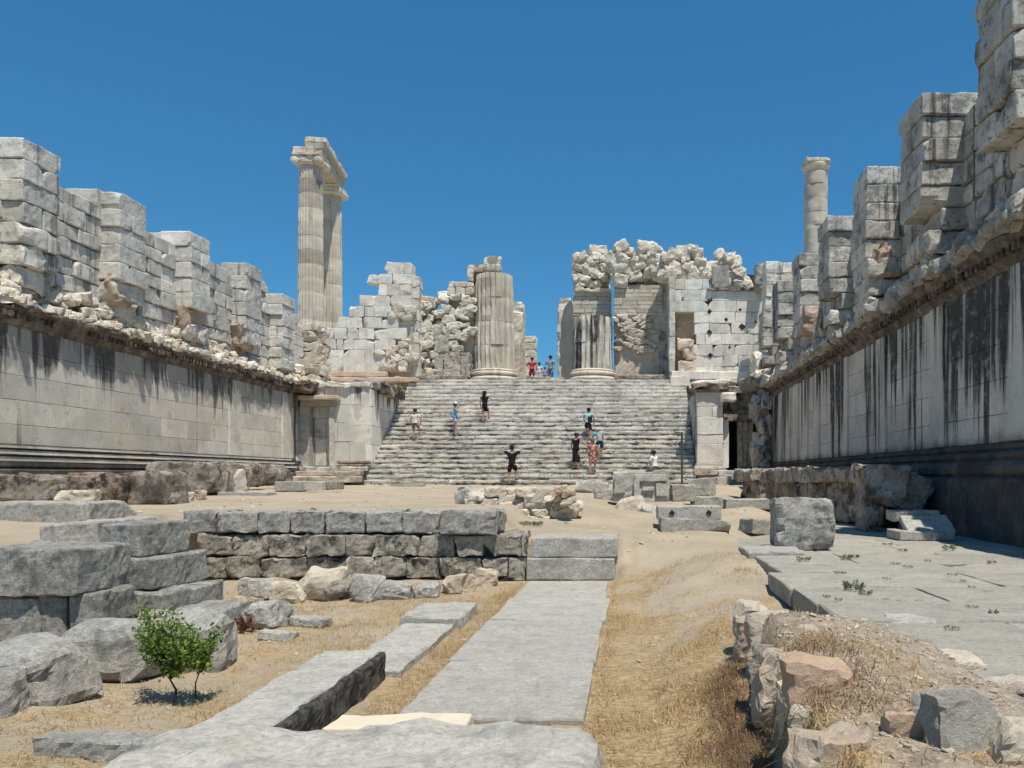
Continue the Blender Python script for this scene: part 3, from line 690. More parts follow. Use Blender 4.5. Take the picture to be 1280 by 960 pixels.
    for bi, ys_ in enumerate(starts):
        tp = {0: 0, 1: 0}.get(bi, 0)
        ptop = top+({5: -.0, 6: -.5}.get(bi, 0) if side < 0 else {0: 0.15, 1: .0, 6: -.4}.get(bi, 0))
        # pier
        m = MB(); z = z0; nc = 8; h = (ptop-z0)/nc; lw = 1.35
        for c in range(nc):
            er = max(0, 1-c/2.6)*(1 if r_.random() < .85 else .3)       # eroded towards the foot
            if side > 0: er *= .75
            miss = (c in (1, 2, 3) and r_.random() < .28)
            out = .0+r_.uniform(-.035, .025)-er*(.36 if side < 0 else .2)*r_.uniform(.4, 1)-(0.4 if miss else 0)
            y0 = ys_+r_.uniform(-.05, .05)+er*.16; y1 = ys_+lw+r_.uniform(-.06, .06)-er*.05
            if r_.random() < .55 and not miss and c < nc-1:
                sp = r_.uniform(.4, .7); mid = y0+(y1-y0)*sp
                for a, b in ((y0, mid-.015), (mid+.015, y1)):
                    m.ext(px_-inw*0+inw*out, rec+side*.5, a, b, z+.008, z+h-.008, r=.03+er*.08, amp=.015+er*.09, freq=2.8, cell=.11, chips=(1 if r_.random() < .7 else 2)+int(er*3), tone=(r_.uniform(-1, 1), er*r_.uniform(0, 1)**2*.9, r_.uniform(0, 1)))
            else:
                m.ext(px_+inw*out, rec+side*.5, y0, y1, z+.008, z+h-.008, r=.03+er*.08, amp=.015+er*.09, freq=2.8, cell=.11, chips=(1 if r_.random() < .7 else 2)+int(er*3), cuts=0, tone=(r_.uniform(-1, 1), er*r_.uniform(0, 1)**2*.9, r_.uniform(0, 1)))
            z += h
        m.build('pier', pm, T)
        # bay of wall blocks between this pier and the next
        ye = starts[bi+1] if bi < len(starts)-1 else FAR+.3
        if side < 0 and bi == len(starts)-1: ye = 39.6
        m = MB(); z = z0-.02; c = 0; lv = ptop-(.18 if side < 0 else .3)
        while z < lv-.2:
            h = r_.uniform(.42, .56); y = ys_+lw-.25-(c % 2)*.3
            er = max(0, 1-c/2.5)
            while y < ye+.1:
                d = r_.uniform(.7, 1.25); e = min(y+d, ye+.25)
                lim = lv+.3*_vn(y*.7, 3.3, bi)-(.25 if side > 0 else 0)+(0 if bi < 5 else -.35*max(0, (y-ys_-1.3)))
                if z+h*.6 < lim and e-y > .2:
                    o = r_.uniform(-.05, .05)-er*.12
                    m.ext(rec+inw*o, rec+side*1.0, y+.016, e-.016, z+.014, z+h-.014, r=.03+.05*er, amp=.018+.04*er, freq=2.6, cell=.16, chips=1+int(r_.random()*2.2), tone=(r_.uniform(-1, 1), er*r_.uniform(0, 1)**3*.8, r_.uniform(0, 1)))
                y = e
            z += h; c += 1
        m.build('wall_bay', pm, T)
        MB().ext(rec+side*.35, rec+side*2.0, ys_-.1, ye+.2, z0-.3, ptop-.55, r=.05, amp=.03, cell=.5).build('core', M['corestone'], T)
        # rubble lying on the ledge and filling the eroded foot
        m = MB()
        for k in range(46):
            yy = r_.uniform(ys_-.3, ye+.1); t_ = r_.random(); s_ = r_.uniform(.12, .42)*(1.15-t_*.5)
            hgt = (r_.random()**1.6)*(1.15 if (yy-ys_) > 1.3 or r_.random() < .4 else .35)
            X = rec+inw*(.02+(.95-hgt*.6)*t_*.8); Z = z0+.02+hgt*(.9-t_*.75)+s_*.2
            m.rock((X, yy, Z), (s_, s_*r_.uniform(.9, 1.7), s_*r_.uniform(.6, 1.0)), cuts=4, cell=s_*.3, tone=(r_.uniform(-.5, 1), r_.uniform(0, 1)**3, r_.uniform(0, .7)))
        for k in range(9):
            yy = r_.uniform(ys_, ye); s_ = r_.uniform(.3, .55)
            m.rock((rec+inw*r_.uniform(.1, .45), yy, z0+s_*.25), (s_, s_*1.5, s_*.6), cuts=3, cell=s_*.25, tone=(r_.uniform(-.3, 1), r_.uniform(0, 1)**3*.6, r_.uniform(0, .7)))
        # packed ledge behind
        m.ext(rec+side*.1, rec+inw*.5, ys_-.1, ye+.1, z0-.05, z0+.16, r=.05, amp=.09, freq=2.2, cell=.15, tone=(.3, .2, .3))
        m.build('rubble_ledge', M['rubble'] if side < 0 else M['greylight'], T)
        if bi in ((3, 4, 5) if side < 0 else (2, 4)):      # warm broken cavities at the pier feet
            m = MB(); m.ext(px_+inw*.0-inw*.14, rec, ys_-.03, ys_+1.0, z0+.9, z0+1.75, r=.12, amp=.10, freq=3, cell=.12, tone=(-.2, .3, .2)); m.build('broken_cavity', M['cavity'], T)
    return T
LW = side_wall(-1); RW = side_wall(1)
# high block right above the frame edge
m = MB(); r_ = random.Random(4); z = 7.95
for c in range(2):
    m.ext(6.1+.05*c, 7.6, 12.7, 14.05, z, z+.5, r=.04, amp=.03, cell=.15, chips=2); z += .5
m.build('high_block', M['pier_right'], RW)
# end block of the left upper wall, next to the tall columns
m = MB(); r_ = random.Random(8)
for k, (z, h) in enumerate([(4.4, .6), (5.0, .55), (5.55, .6), (6.15, .55), (6.7, .5), (7.2, .45)]):
    m.ext(-16.9+r_.uniform(-.1, .1), -15.35+r_.uniform(-.05, .1), 39.7, 41.2, z+.01, z+h-.01, r=.06, amp=.09, freq=2.5, cell=.15, chips=3, tone=(r_.uniform(-1, 1), r_.uniform(0, .5), r_.uniform(0, 1)))
m.build('broken_wall_end', M['rubble'], LW)

# ------------------------------------------------------------------ great staircase
ST = thing('grand_staircase', 'wide marble staircase rising between the two small doors', 'staircase', (-4.45, 36.5, -.45))
XL, XR, Y0S, Z0S, RISE, RUN, NST = -12.05, 3.18, 36.5, -.43, .24, .335, 24
r_ = random.Random(31)
for i in range(NST):
    m = MB(); x = XL-r_.uniform(0, .5)
    while x < XR:
        d = r_.uniform(.9, 2.2); e = min(x+d, XR); xs = max(x, XL)
        if e-xs > .1:
            y = Y0S+i*RUN+r_.uniform(-.02, .03)
            tn = (r_.uniform(-1, 1), r_.uniform(0, 1)**6*.4, r_.uniform(.1, 1)*(1.0 if i < 15 else .35)); zt_ = Z0S+(i+1)*RISE+r_.uniform(-.008, .008)
            m.ext(xs+.004, e-.004, y, y+.75, zt_-.12, zt_, r=.02, amp=.007 if i < 16 else .005, freq=2.6, cell=.18, chips=1 if r_.random() < (.5 if i < 15 else .2) else 0, tone=(tn[0], tn[1], tn[2]*.8))
            m.ext(xs+.004, e-.004, y+(r_.uniform(.015, .045) if i < 14 else r_.uniform(.004, .02)), y+.75, Z0S+i*RISE-.02, zt_-.118, r=.01, amp=.007, freq=3, cell=.2, tone=(tn[0], tn[1], 2.0 if i < 16 else .6))
        x = e
    m.build('step', M['step'], ST)
ZT = Z0S+NST*RISE; YT = Y0S+NST*RUN         # top landing
m = MB(); m.ext(XL-5, XR+6, YT+.3, YT+14, 3.0, ZT-.02, r=.02, amp=0, cell=3)
tag(m.build('upper_terrace', M['step']), 'stone floor of the upper terrace behind the stairs', 'terrace', kind='structure')
# worn sill blocks at the head of the stairs
for a, b, t0 in ((523, 581, 468), (645, 664, 471), (664.5, 688, 470.5), (688.5, 704, 471.5), (770, 838, 468)):
    MB().front(a, b, t0, 476, YT+.30, 1.2, r=.05, amp=.04, freq=3, cell=.15, chips=2).build('sill', M['course'], ST)

# ------------------------------------------------------------------ door walls left and right of the stairs
def P3_(px, py, Y): return at(px, py, Y)
DL = thing('door_wall', 'pale door wall with a blocked doorway left of the stairs', 'wall', (-13.6, 37.6, -.4), 'walls with small doors beside the stairs')
YD = 37.6
m = MB(); r_ = random.Random(12)
def courses(m, px0, px1, zs, Y, dep, wmin, wmax, r=.02, amp=.012, chips=0, cell=.25, tn=1, r_=r_):
    for i in range(len(zs)-1):
        x = px0-r_.uniform(0, wmin*.6)
        while x < px1-.5:
            e = min(x+r_.uniform(wmin, wmax), px1); xs = max(x, px0)
            if px1-e < wmin*.3: e = px1
            if e-xs > 1: m.front(xs+.12, e-.12, zs[i]+.12, zs[i+1]-.12, Y+r_.uniform(-.012, .012), dep, r=r, amp=amp, cell=cell, chips=chips, tone=(r_.uniform(-1, 1)*tn, r_.uniform(0, 1)**5*.5, r_.uniform(0, 1)))
            x = e
courses(m, 366, 385, [484, 506, 528, 552, 582], YD, .9, 12, 20); courses(m, 412, 462.5, [484, 506, 528, 552, 582], YD, .9, 16, 30); courses(m, 385, 412, [484, 505], YD, .9, 14, 30)
m.build('ashlar', M['cheek'], DL)
m = MB()
for a, b in ((362, 376), (421, 463)):
    m.front(a, b, 576, 579, YD-.12, .4, r=.02, amp=.01, cell=.3); m.front(a, b, 580, 582.5, YD-.2, .4, r=.02, amp=.01, cell=.3)
m.build('base_moulding', M['plinth'], DL)
MB().front(374, 386.5, 508, 583, YD-.08, .5, r=.02, amp=.01, cell=.3).build('door_jamb', M['greylight'], DL)
MB().front(411, 418, 508, 583, YD-.08, .5, r=.02, amp=.01, cell=.3).build('door_jamb', M['greylight'], DL)
MB().front(375, 420, 500, 507.5, YD-.10, .5, r=.02, amp=.01, cell=.3).build('lintel', M['greylight'], DL)
MB().front(372, 422.5, 494, 499.5, YD-.38, .7, r=.05, amp=.02, cell=.2).build('hood_moulding', M['front'], DL)
m = MB(); courses(m, 386, 411.5, [507, 523, 546, 583], YD+.45, .3, 9, 16); m.build('blocked_doorway', M['pier'], DL)
m = MB(); m.front(345, 458, 583, 589, 37.2, .7, r=.03, amp=.02, cell=.3); m.front(345, 450, 589, 595, 36.7, .8, r=.03, amp=.02, cell=.3); m.front(350, 446, 595, 603, 36.2, .8, r=.04, amp=.03, cell=.25, chips=2)
m.build('threshold_step', M['step'], DL)
# cheek wall running up beside the stairs, and its black overhanging crown
m = MB(); z = Z0S; 
for c, h in enumerate((1.0, .9, .9, .9, .8)):
    y = YD
    while y < 44.2:
        e = min(y+r_.uniform(.9, 1.6), 44.3); m.ext(XL-1.0, XL-.01, y+.005, e-.005, z+.005, z+h-.005, r=.02, amp=.014, cell=.3, tone=(r_.uniform(-1, 1), 0, r_.uniform(0, 1))); y = e
    z += h
m.build('cheek_wall', M['cheek'], DL)
m = MB()
m.block((XL+.12, 39.9, 4.22), (.85, 3.0, .5), rot=(0, 0, .0), r=.12, amp=.09, cell=.13, chips=3, cuts=1)
m.block((XL-.35, 38.3, 4.35), (1.2, 1.0, .42), r=.1, amp=.09, cell=.13, chips=3)
m.build('broken_crown', M['plinth'], DL)
m = MB(); m.front(366, 462, 478, 484, YD-.12, 1.2, r=.05, amp=.05, freq=3, cell=.15, chips=3)
m.build('crown_ledge', M['front'], DL)
MB().ext(-16.5, XL-.95, YD+.75, 44.4, -.5, 4.15, r=.02, amp=0, cell=3).build('core', M['mortar'], DL)
m = MB(); m.ext(-16.5, XL, YD+.5, 44.2, 4.12, 4.35, r=.04, amp=.05, cell=.3)
for k in range(40):
    s_ = U(.2, .5); m.rock((U(-16, XL-.2), U(38.2, 43.5), 4.4+s_*.2), (s_, s_*1.2, s_*.6), cuts=4, cell=s_*.3)
m.build('rubble_ledge', M['rubble'], DL)
# black stained corner with the end of the cornice
m = MB(); m.block((-15.0, 37.15, 4.1), (.95, 1.3, .55), r=.14, amp=.1, cell=.12, chips=3); m.build('corner_cornice', M['plinth_dark'], DL)

DR = thing('door_wall', 'ruined door wall with a pale pier and open dark doorway right of the stairs', 'wall', (4.8, 37.2, -.4), 'walls with small doors beside the stairs')
YR = 37.2
m = MB(); courses(m, 871.5, 904, [490, 508, 521, 543, 555, 579], YR, 1.1, 30, 40, tn=.5); m.build('pier', M['front'], DR)
m = MB(); z = Z0S
for c, h in enumerate((1.0, .9, .9, .9, .7)):
    y = YR+.02
    while y < 44.2:
        e = min(y+r_.uniform(.9, 1.6), 44.3); m.ext(XR+.02, XR+1.1, y+.005, e-.005, z+.005, z+h-.005, r=.02, amp=.014, cell=.3, tone=(r_.uniform(-1, 1), 0, r_.uniform(0, 1))); y = e
    z += h
m.build('cheek_wall', M['pier_right'], DR)
m = MB(); m.front(870, 905, 579, 581.5, YR-.10, 1.0, r=.02, amp=.01, cell=.3); m.front(868.5, 907, 582, 586.5, YR-.18, 1.1, r=.03, amp=.01, cell=.3)
m.build('base_moulding', M['front'], DR)
m = MB(); m.front(867, 912, 478, 485, YR-.25, 1.3, r=.1, amp=.08, cell=.12, chips=3); m.front(868, 900, 485.5, 489.5, YR-.1, 1.2, r=.04, amp=.03, cell=.2)
m.build('pier_cornice', M['brown'], DR)
MB().front(904, 911, 524, 585, YR+.35, .5, r=.02, amp=.01, cell=.3).build('door_jamb', M['front'], DR)
MB().front(941.5, 950, 540, 585, YR+.1, .6, r=.06, amp=.05, cell=.15).build('door_jamb', M['front'], DR)
m = MB(); m.block((at(909, 497, YR).x, YR+.1, at(909, 497, YR).z), (.75, .8, .42), r=.1, amp=.06, cell=.12, chips=3); m.build('broken_lintel', M['front'], DR)
m = MB(); m.front(904, 944, 490, 518, YR+1.0, .6, r=.03, amp=.02, cell=.3, tone=(-1, 0, .8)); m.front(904, 942, 518, 526, YR+.8, .5, r=.03, amp=.02, cell=.3, tone=(-.6, .2, .6)); m.build('door_lintel', M['brown'], DR)
m = MB()
for k in range(3): m.front(922+k*6.6, 928.2+k*6.6, 527, 585, YR+1.1+.04*k, .3, r=.02, amp=.01, cell=.4, tone=(-.3, .1, .4))
m.build('door_reveal', M['course'], DR)
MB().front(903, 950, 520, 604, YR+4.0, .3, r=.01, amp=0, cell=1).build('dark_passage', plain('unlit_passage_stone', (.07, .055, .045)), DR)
m = MB(); m.front(905, 958, 482, 490, YR+.6, 2.5, r=.06, amp=.06, cell=.2, chips=2); m.front(928, 955, 474, 484, YR+.9, 1.5, r=.1, amp=.1, cell=.15, chips=3)
for k in range(26):
    s_ = U(.25, .6); m.rock((U(4.6, 6.5), U(37.5, 40), 4.3+s_*.2), (s_, s_*1.2, s_*.7), cuts=4, cell=s_*.3)
m.build('rubble_top', M['course'], DR)
m = MB(); r2 = random.Random(14)
for k in range(18):
    a = at(r2.uniform(944, 960), r2.uniform(490, 586), 37.0); s_ = r2.uniform(.35, .7); m.rock((a.x+.1, 37.3+r2.uniform(-.2, .3), a.z), (s_*.9, s_, s_*1.3), cuts=4, cell=s_*.2)
m.front(948, 972, 486, 586, 37.6, .8, r=.1, amp=.12, freq=2, cell=.15)
m.build('broken_corner', M['pier_right'], DR)
MB().ext(XR+1.0, 6.9, YR+1.5, 44.4, 3.4, 4.2, r=.02, amp=0, cell=3).build('core', M['mortar'], DR)
MB().ext(6.2, 8.5, YR+.9, 44.4, -.5, 4.3, r=.02, amp=0, cell=3).build('core', M['mortar'], DR)
m = MB(); m.front(868, 909, 587, 594, 36.7, .9, r=.03, amp=.02, cell=.3, chips=1); m.front(898, 941, 588, 596, 36.5, 1.2, r=.03, amp=.02, cell=.3); m.front(896, 938, 596, 605, 35.9, .8, r=.03, amp=.02, cell=.3); m.front(894, 935, 605, 615, 35.2, .8, r=.03, amp=.02, cell=.3)
m.build('threshold_step', M['step'], DR)
fb('iron_post', 'grey', 'x', 'post', 0, 1, 0, 1, 40, .1) if False else None
iron = plain('rusty_iron', (.10, .085, .075), .6)
t = thing('iron_post', 'thin rusty iron post with a bent top at the right foot of the stairs', 'post', (at(852.5, 600, 33).x, 33, -.5))
MB().tube([at(852.5, 606, 33), at(852.5, 541, 33)], .045, 8).build('pole', iron, t)
MB().tube([at(853.5, 541, 33), at(843, 540.5, 33)], .03, 8).build('top_rail', iron, t)

# ------------------------------------------------------------------ upper end walls on the terrace
YU = 44.35
def rows(m, spec, Y, dep, wmin=12, wmax=30, **k):
    for (x0, x1, t0, b0) in spec: courses(m, x0, x1, [t0, b0], Y, dep, wmin, wmax, **k)
EL = thing('ashlar_wall', 'stepped pale ashlar wall standing above the left door wall', 'wall', (-14.2, YU, 5.4))
m = MB(); rE = random.Random(6)
rows(m, [(484, 514, 328, 342), (472, 490, 342, 355), (490.5, 514, 342, 355), (473, 514, 355, 369), (449, 514, 369, 382.5), (436, 502, 382.5, 396), (423, 498, 396, 410), (434, 508, 410, 424), (405, 433, 410, 424), (420, 494, 424, 437), (405, 420, 424, 437), (405, 490, 437, 464)], YU, 1.0, r=.025, amp=.02, chips=2, cell=.15, r_=rE)
m.build('ashlar', M['front'], EL)
m = MB(); a = at(463, 345, YU)
m.block((a.x+.1, YU+.5, a.z-.15), (.75, .9, .5), rot=(0, .25, 0), r=.05, amp=.03, cell=.12, cuts=1)
a = at(488, 334, YU); m.block((a.x, YU+.45, a.z), (.6, .85, .5), rot=(0, .3, 0), r=.05, amp=.03, cell=.12)
m.build('overhanging_block', M['front'], EL)
m = MB()
for a in ((488, 514, 384, 395), (492, 514, 424, 464), (474, 514, 440, 464)):
    for k in range(9):
        c_ = at(rE.uniform(a[0], a[1]), rE.uniform(a[2], a[3]), YU); s_ = rE.uniform(.3, .65); m.rock((c_.x, YU+.3, c_.z), (s_*1.2, .8, s_*.8), rot=(0, U(-.2, .2), 0), cuts=3, cell=s_*.22)
m.front(488, 515, 382, 465, YU+.25, .7, r=.1, amp=.1, cell=.2, tone=(0, .4, .3))
m.build('broken_face', M['rubble'], EL)
m = MB(); rows(m, [(514.5, 524, y_, y_+14) for y_ in range(345, 466, 14)], YU+.35, .8, 9, 12, r=.03, amp=.03, chips=1, cell=.2); m.build('corner_pilaster', M['pier'], EL)
m = MB(); m.front(392, 526, 462, 480, YU+.5, 1.2, r=.05, amp=.04, cell=.3); m.front(400, 482, 464, 471, YU-.4, 1.2, r=.05, amp=.03, cell=.25, chips=2); m.front(405, 520, 471, 477, YU-.7, 1.2, r=.05, amp=.04, cell=.25, chips=2)
m.build('base_course', M['cream'] if False else M['pale'], EL)
# rubble and pier between that wall and the left column
RL = thing('rubble_pier', 'broken rubble wall rising towards the left fluted column', 'wall', (-10.3, 45.4, 5.4))
m = MB(); rE = random.Random(16)
m.front(524, 566, 392, 473, 45.75, .8, r=.1, amp=.12, cell=.2, tone=(-1, .2, .8)); m.front(524, 545, 400, 473, 45.7, .8, r=.1, amp=.12, cell=.2, tone=(0, .2, .3))
for k in range(85):
    x = rE.uniform(525, 561); top_ = np.interp(x, [524, 540, 548, 561], [376, 371, 366, 374]); y = rE.uniform(top_, 470); c_ = at(x, y, 45.5); s_ = rE.uniform(.3, .62)
    m.rock((c_.x, 45.5+rE.uniform(-.05, .25), c_.z), (s_*1.1, .7, s_*.8), rot=(0, rE.uniform(-.4, .4), 0), cuts=4, cell=s_*.2, tone=(rE.uniform(-1, 1), rE.uniform(0, 1)**3*.7, rE.uniform(0, 1)))
m.build('rubble_face', M['rubble'], RL)
m = MB()
rows(m, [(561, 592, 352, 359), (560, 592, 359, 368), (560, 592, 384, 396), (584, 592, 331, 351)], 45.3, 1.2, 9, 17, r=.06, amp=.05, chips=2, cell=.15, r_=rE)
for k in range(34):
    x = rE.uniform(562, 592); y = rE.uniform(370, 440); c_ = at(x, y, 45.4); s_ = rE.uniform(.3, .6)
    m.rock((c_.x, 45.45, c_.z), (s_*1.2, .6, s_*.7), rot=(0, rE.uniform(-.4, .4), 0), cuts=3, cell=s_*.2, tone=(rE.uniform(-1, 1), rE.uniform(0, 1)**3*.6, rE.uniform(0, 1)))
m.front(561, 592, 368, 465, 45.7, .9, r=.06, amp=.08, cell=.2)
m.build('rubble_face', M['mortar'] if False else M['rubble'], RL)
m = MB(); rows(m, [(543, 561, 408, 440), (543, 588, 440, 473)], 45.15, .9, 20, 34, r=.05, amp=.05, chips=2, cell=.15, r_=rE); m.build('plastered_base', M['course'], RL)
m = MB(); m.front(520, 582, 469, 474, 44.75, .9, r=.05, amp=.04, cell=.2, chips=2); m.build('plinth', M['brown'], RL)

# ------------------------------------------------------------------ columns
def column_base(t, x, y, z, R, mat):
    pr = [(R*1.0, .62), (R*1.06, .60), (R*1.10, .54), (R*1.05, .49), (R*1.12, .46), (R*1.2, .40), (R*1.2, .32), (R*1.1, .28), (R*1.06, .22), (R*1.16, .17), (R*1.25, .10), (R*1.25, .03), (R*1.22, 0)]
    m = MB().lathe(pr[::-1], (x, y, z), 48, amp=.012, freq=3); return m.build('column_base', mat, t)
def shaft_prof(R0, R1, h, nd):
    out = []; 
    for i in range(nd):
        z0_, z1_ = h*i/nd, h*(i+1)/nd; n_ = max(2, int((z1_-z0_)/.3))
        for k in range(n_+1):
            f = k/n_; z = z0_+(z1_-z0_)*f; R = R0+(R1-R0)*z/h
            if k == 0: out.append((R*.975, z+.001))
            out.append((R, z+.02 if k == 0 else (z-.02 if k == n_ else z)))
            if k == n_: out.append((R*.975, z-.001))
    return out
def drums(t, x, y, z, R0, R1, h, nd, mat, flutes=24, amp=.02, seed=1, mats=None):
    r_ = random.Random(seed)
    for i in range(nd):
        a = h*i/nd; b = h*(i+1)/nd; n_ = max(2, int((b-a)/.25)); pr = []
        for k in range(n_+1):
            zz = a+(b-a)*k/n_; R = R0+(R1-R0)*zz/h
            if k in (0, n_): R *= .985
            pr.append((R, zz-a))
        m = MB().lathe(pr, (x, y, z+a+.004), flutes=flutes, fdep=.09, amp=amp, freq=1.8, sd=seed*10+i, tone=(r_.uniform(-1, 1), r_.uniform(0, 1)**3*.3, r_.uniform(0, 1)))
        m.build('drum', (mats[i] if mats else mat), t)
# left column at the head of the stairs
cx_ = at(618, 470, 45.9).x; zb = at(0, 474, 44.85).z
t = thing('fluted_column', 'broken thick fluted column left of the opening at the stair head', 'column', (cx_, 45.9, zb), 'broken fluted columns at the head of the stairs')
column_base(t, cx_, 45.9, zb, 1.13, M['column'])
drums(t, cx_, 45.9, zb+.62, 1.14, 1.08, at(0, 341, 45).z-zb-.62, 4, M['column'], seed=3, amp=.05)
m = MB(); rE = random.Random(9)
a = at(617, 330, 45.9); m.block((a.x, 45.9, a.z-.05), (.95, .9, .72), r=.12, amp=.12, cell=.1, cuts=3); m.block((a.x, 45.6, a.z-.3), (1.0, .5, .3), r=.1, amp=.08, cell=.1)
a = at(600, 337, 45.9); m.block((a.x, 45.8, a.z-.05), (.7, .8, .35), r=.1, amp=.08, cell=.12)
m.build('capital_fragment', M['rubble'], t)
t2 = thing('stone_block', 'squared block fragment lying flat before the left column base', 'stone block', (cx_, 44.7, zb-.1))
MB().front(582, 609, 474.3, 483, 44.45, .8, r=.03, amp=.02, cell=.2, tone=(1, 0, 0)).build('left_piece', M['front'], t2); MB().front(609.5, 641, 474.6, 482, 44.45, .8, r=.03, amp=.02, cell=.2, tone=(-.4, 0, .3)).build('right_piece', M['front'], t2)
# right, shorter column
cx2 = at(741, 470, 45.9).x
t = thing('fluted_column', 'short broken fluted column stained black right of the opening', 'column', (cx2, 45.9, zb), 'broken fluted columns at the head of the stairs')
column_base(t, cx2, 45.9, zb, 1.13, M['column'])
drums(t, cx2, 45.9, zb+.62, 1.14, 1.12, at(0, 394, 45).z-zb-.62, 2, M['dado_right'], seed=5, amp=.05)
m = MB().front(709, 771, 474.2, 483, 44.45, .8, r=.03, amp=.02, cell=.2); one('stone_block', m, 'front', 'long pale block under the base of the short column', 'stone block')
# slim pilaster stumps beyond them
for px0, px1, tp_, lb in ((641, 653.5, 378, 'rounded pilaster stump behind the left column, edge of the opening'), (702, 716, 373, 'rounded pilaster stump behind the short right column')):
    t = thing('door_pilaster', lb, 'pillar', (at((px0+px1)/2, 0, 49).x, 49, 5.4))
    w_ = (px1-px0)*.049; cxx = at((px0+px1)/2, 0, 49).x; zt = at(0, tp_, 49).z
    MB().ext(cxx-w_/2-.25, cxx+w_/2, 49, 50.4, 5.3, zt-.5, r=.12, amp=.05, cell=.2, tone=(.5, 0, .2)).build('shaft', M['column'], t)
    MB().block((cxx-.1, 49.7, zt-.4), (w_+.15, 1.2, .95), r=.25, amp=.06, cell=.12, tone=(.5, 0, .2)).build('worn_top', M['column'], t)
t = thing('far_pier', 'small pale block pier seen through the opening behind the visitors', 'pillar', (at(661, 0, 56).x, 56, 5.4))
m = MB()
for k in range(6): m.front(655.5-.4*(k % 2), 669.5+.5*(k % 2), 420+k*8.5, 428.3+k*8.5, 56, 1.0, r=.05, amp=.04, cell=.2, chips=1, tone=(U(-1, 1), 0, U(0, 1)))
m.build('blocks', M['rubble'], t)
# far ground/terrace and bushes seen through the opening
# brick pier and rubble top
BP = thing('brick_pier', 'pier of thin bricks with a shattered rubble top behind the short column', 'wall', (at(739, 0, 47.6).x, 47.6, 5.4))
def bricks(m, x0, x1, y0, y1, h, Y, dep, wmin, wmax, r_):
    y = y0
    while y < y1-1:
        courses(m, x0, x1, [y, min(y+h, y1)], Y, dep, wmin, wmax, r=.015, amp=.015, cell=.3, tn=.8, r_=r_); y += h
m = MB(); rE = random.Random(19); bricks(m, 716.5, 764, 365, 394, 5.2, 47.6, 1.2, 10, 22, rE); m.front(717, 763, 394, 470, 47.9, 1.0, r=.05, amp=.03, cell=.4); m.build('brick_courses', M['brick'], BP)
MB().front(717.5, 763.5, 360.5, 365, 47.4, 1.4, r=.06, amp=.05, cell=.15, chips=2).build('stone_band', M['rubble'], BP)
m = MB()
m.front(720, 761, 335, 361, 48, .9, r=.15, amp=.15, cell=.2)
for k in range(52):
    x = rE.uniform(719, 761); y = rE.uniform(320, 358); c_ = at(x, y, 47.7); s_ = rE.uniform(.35, .7)
    m.rock((c_.x, 47.7+rE.uniform(0, .3), c_.z), (s_*1.1, .7, s_*.8), rot=(0, rE.uniform(-.5, .5), 0), cuts=4, cell=s_*.18, tone=(rE.uniform(-1, 1), rE.uniform(0, 1)**3*.5, rE.uniform(0, 1)))
m.front(736, 759, 306, 317, 47.7, .9, r=.08, amp=.06, cell=.12, chips=2); m.front(722, 738, 318, 332, 47.6, .9, r=.08, amp=.07, cell=.12, chips=2)
m.build('rubble_top', M['rubble'], BP)
# brick and boulder wall
BW = thing('brick_wall', 'brick wall with plastered foot and big boulders heaped on top', 'wall', (at(797, 0, 46.6).x, 46.6, 5.4))
m = MB(); rE = random.Random(29); bricks(m, 767.5, 828, 356, 394, 5.0, 46.6, 1.4, 9, 24, rE); m.build('brick_courses', M['brick'], BW)
m = MB(); m.front(768, 824, 393, 470, 46.75, 1.2, r=.06, amp=.06, cell=.2, tone=(.3, .1, .2))
for k in range(60):
    x = rE.uniform(770, 818); y = rE.uniform(396, 440); c_ = at(x, y, 46.6); s_ = rE.uniform(.25, .5)
    m.rock((c_.x, 46.72, c_.z), (s_*1.3, .45, s_*.6), rot=(0, rE.uniform(-.6, .6), 0), cuts=3, cell=s_*.2, tone=(rE.uniform(-1, 1), rE.uniform(0, .4), rE.uniform(0, 1)))
m.build('plaster_face', M['brick'], BW)
m = MB(); m.front(768, 826, 318, 357, 47.1, 1.0, r=.2, amp=.2, cell=.2)
for k in range(70):
    x = rE.uniform(767, 827); tp_ = np.interp(x, [766, 776, 820, 827], [318, 304, 303, 315]); y = rE.uniform(tp_+4, 352); c_ = at(x, y, 46.8); s_ = rE.uniform(.4, .85)
    m.rock((c_.x, 46.7+rE.uniform(0, .4), c_.z), (s_*1.1, .8, s_*.85), rot=(0, rE.uniform(-.5, .5), 0), cuts=3, cell=s_*.16, tone=(rE.uniform(-1, 1), rE.uniform(0, 1)**4*.4, rE.uniform(.1, 1)))
m.build('boulder_top', M['rubble'], BW)
m = MB(); m.front(768, 838, 469, 474, 44.75, 1.5, r=.05, amp=.04, cell=.2, chips=2); m.build('plinth', M['brown'], BW)
# right ashlar wall
ER = thing('ashlar_wall', 'pale ashlar wall with diamond shaped holes above the right doorway', 'wall', (5.3, YU, 5.4))
m = MB(); rE = random.Random(44)
spec = [(844, 886, 349, 362)]+[(844, 953, 362+14*k, 376+14*k) for k in range(2)]
spec += [(868+rE.uniform(-3, 3), 953, 390+13.6*k, 403.6+13.6*k) for k in range(6)]
rows(m, spec, YU, 1.1, 13, 36, r=.02, amp=.016, chips=1, cell=.2, r_=rE)
m.build('ashlar', M['front'], ER)
m = MB(); m.front(838, 876, 388, 474, YU+.55, .6, r=.08, amp=.1, cell=.15, tone=(-.3, .9, .2))
for c in ((857, 430, .9), (862, 440, .8), (858, 456, .9), (866, 445, .7), (856, 466, .8), (865, 462, .8)):
    a = at(c[0], c[1], YU); m.rock((a.x, YU+.3, a.z), (c[2], .7, c[2]*.75), rot=(0, U(-.2, .2), 0), cuts=2, cell=.15, tone=(.6, .5, 0))
m.build('broken_face', M['pale'], ER)
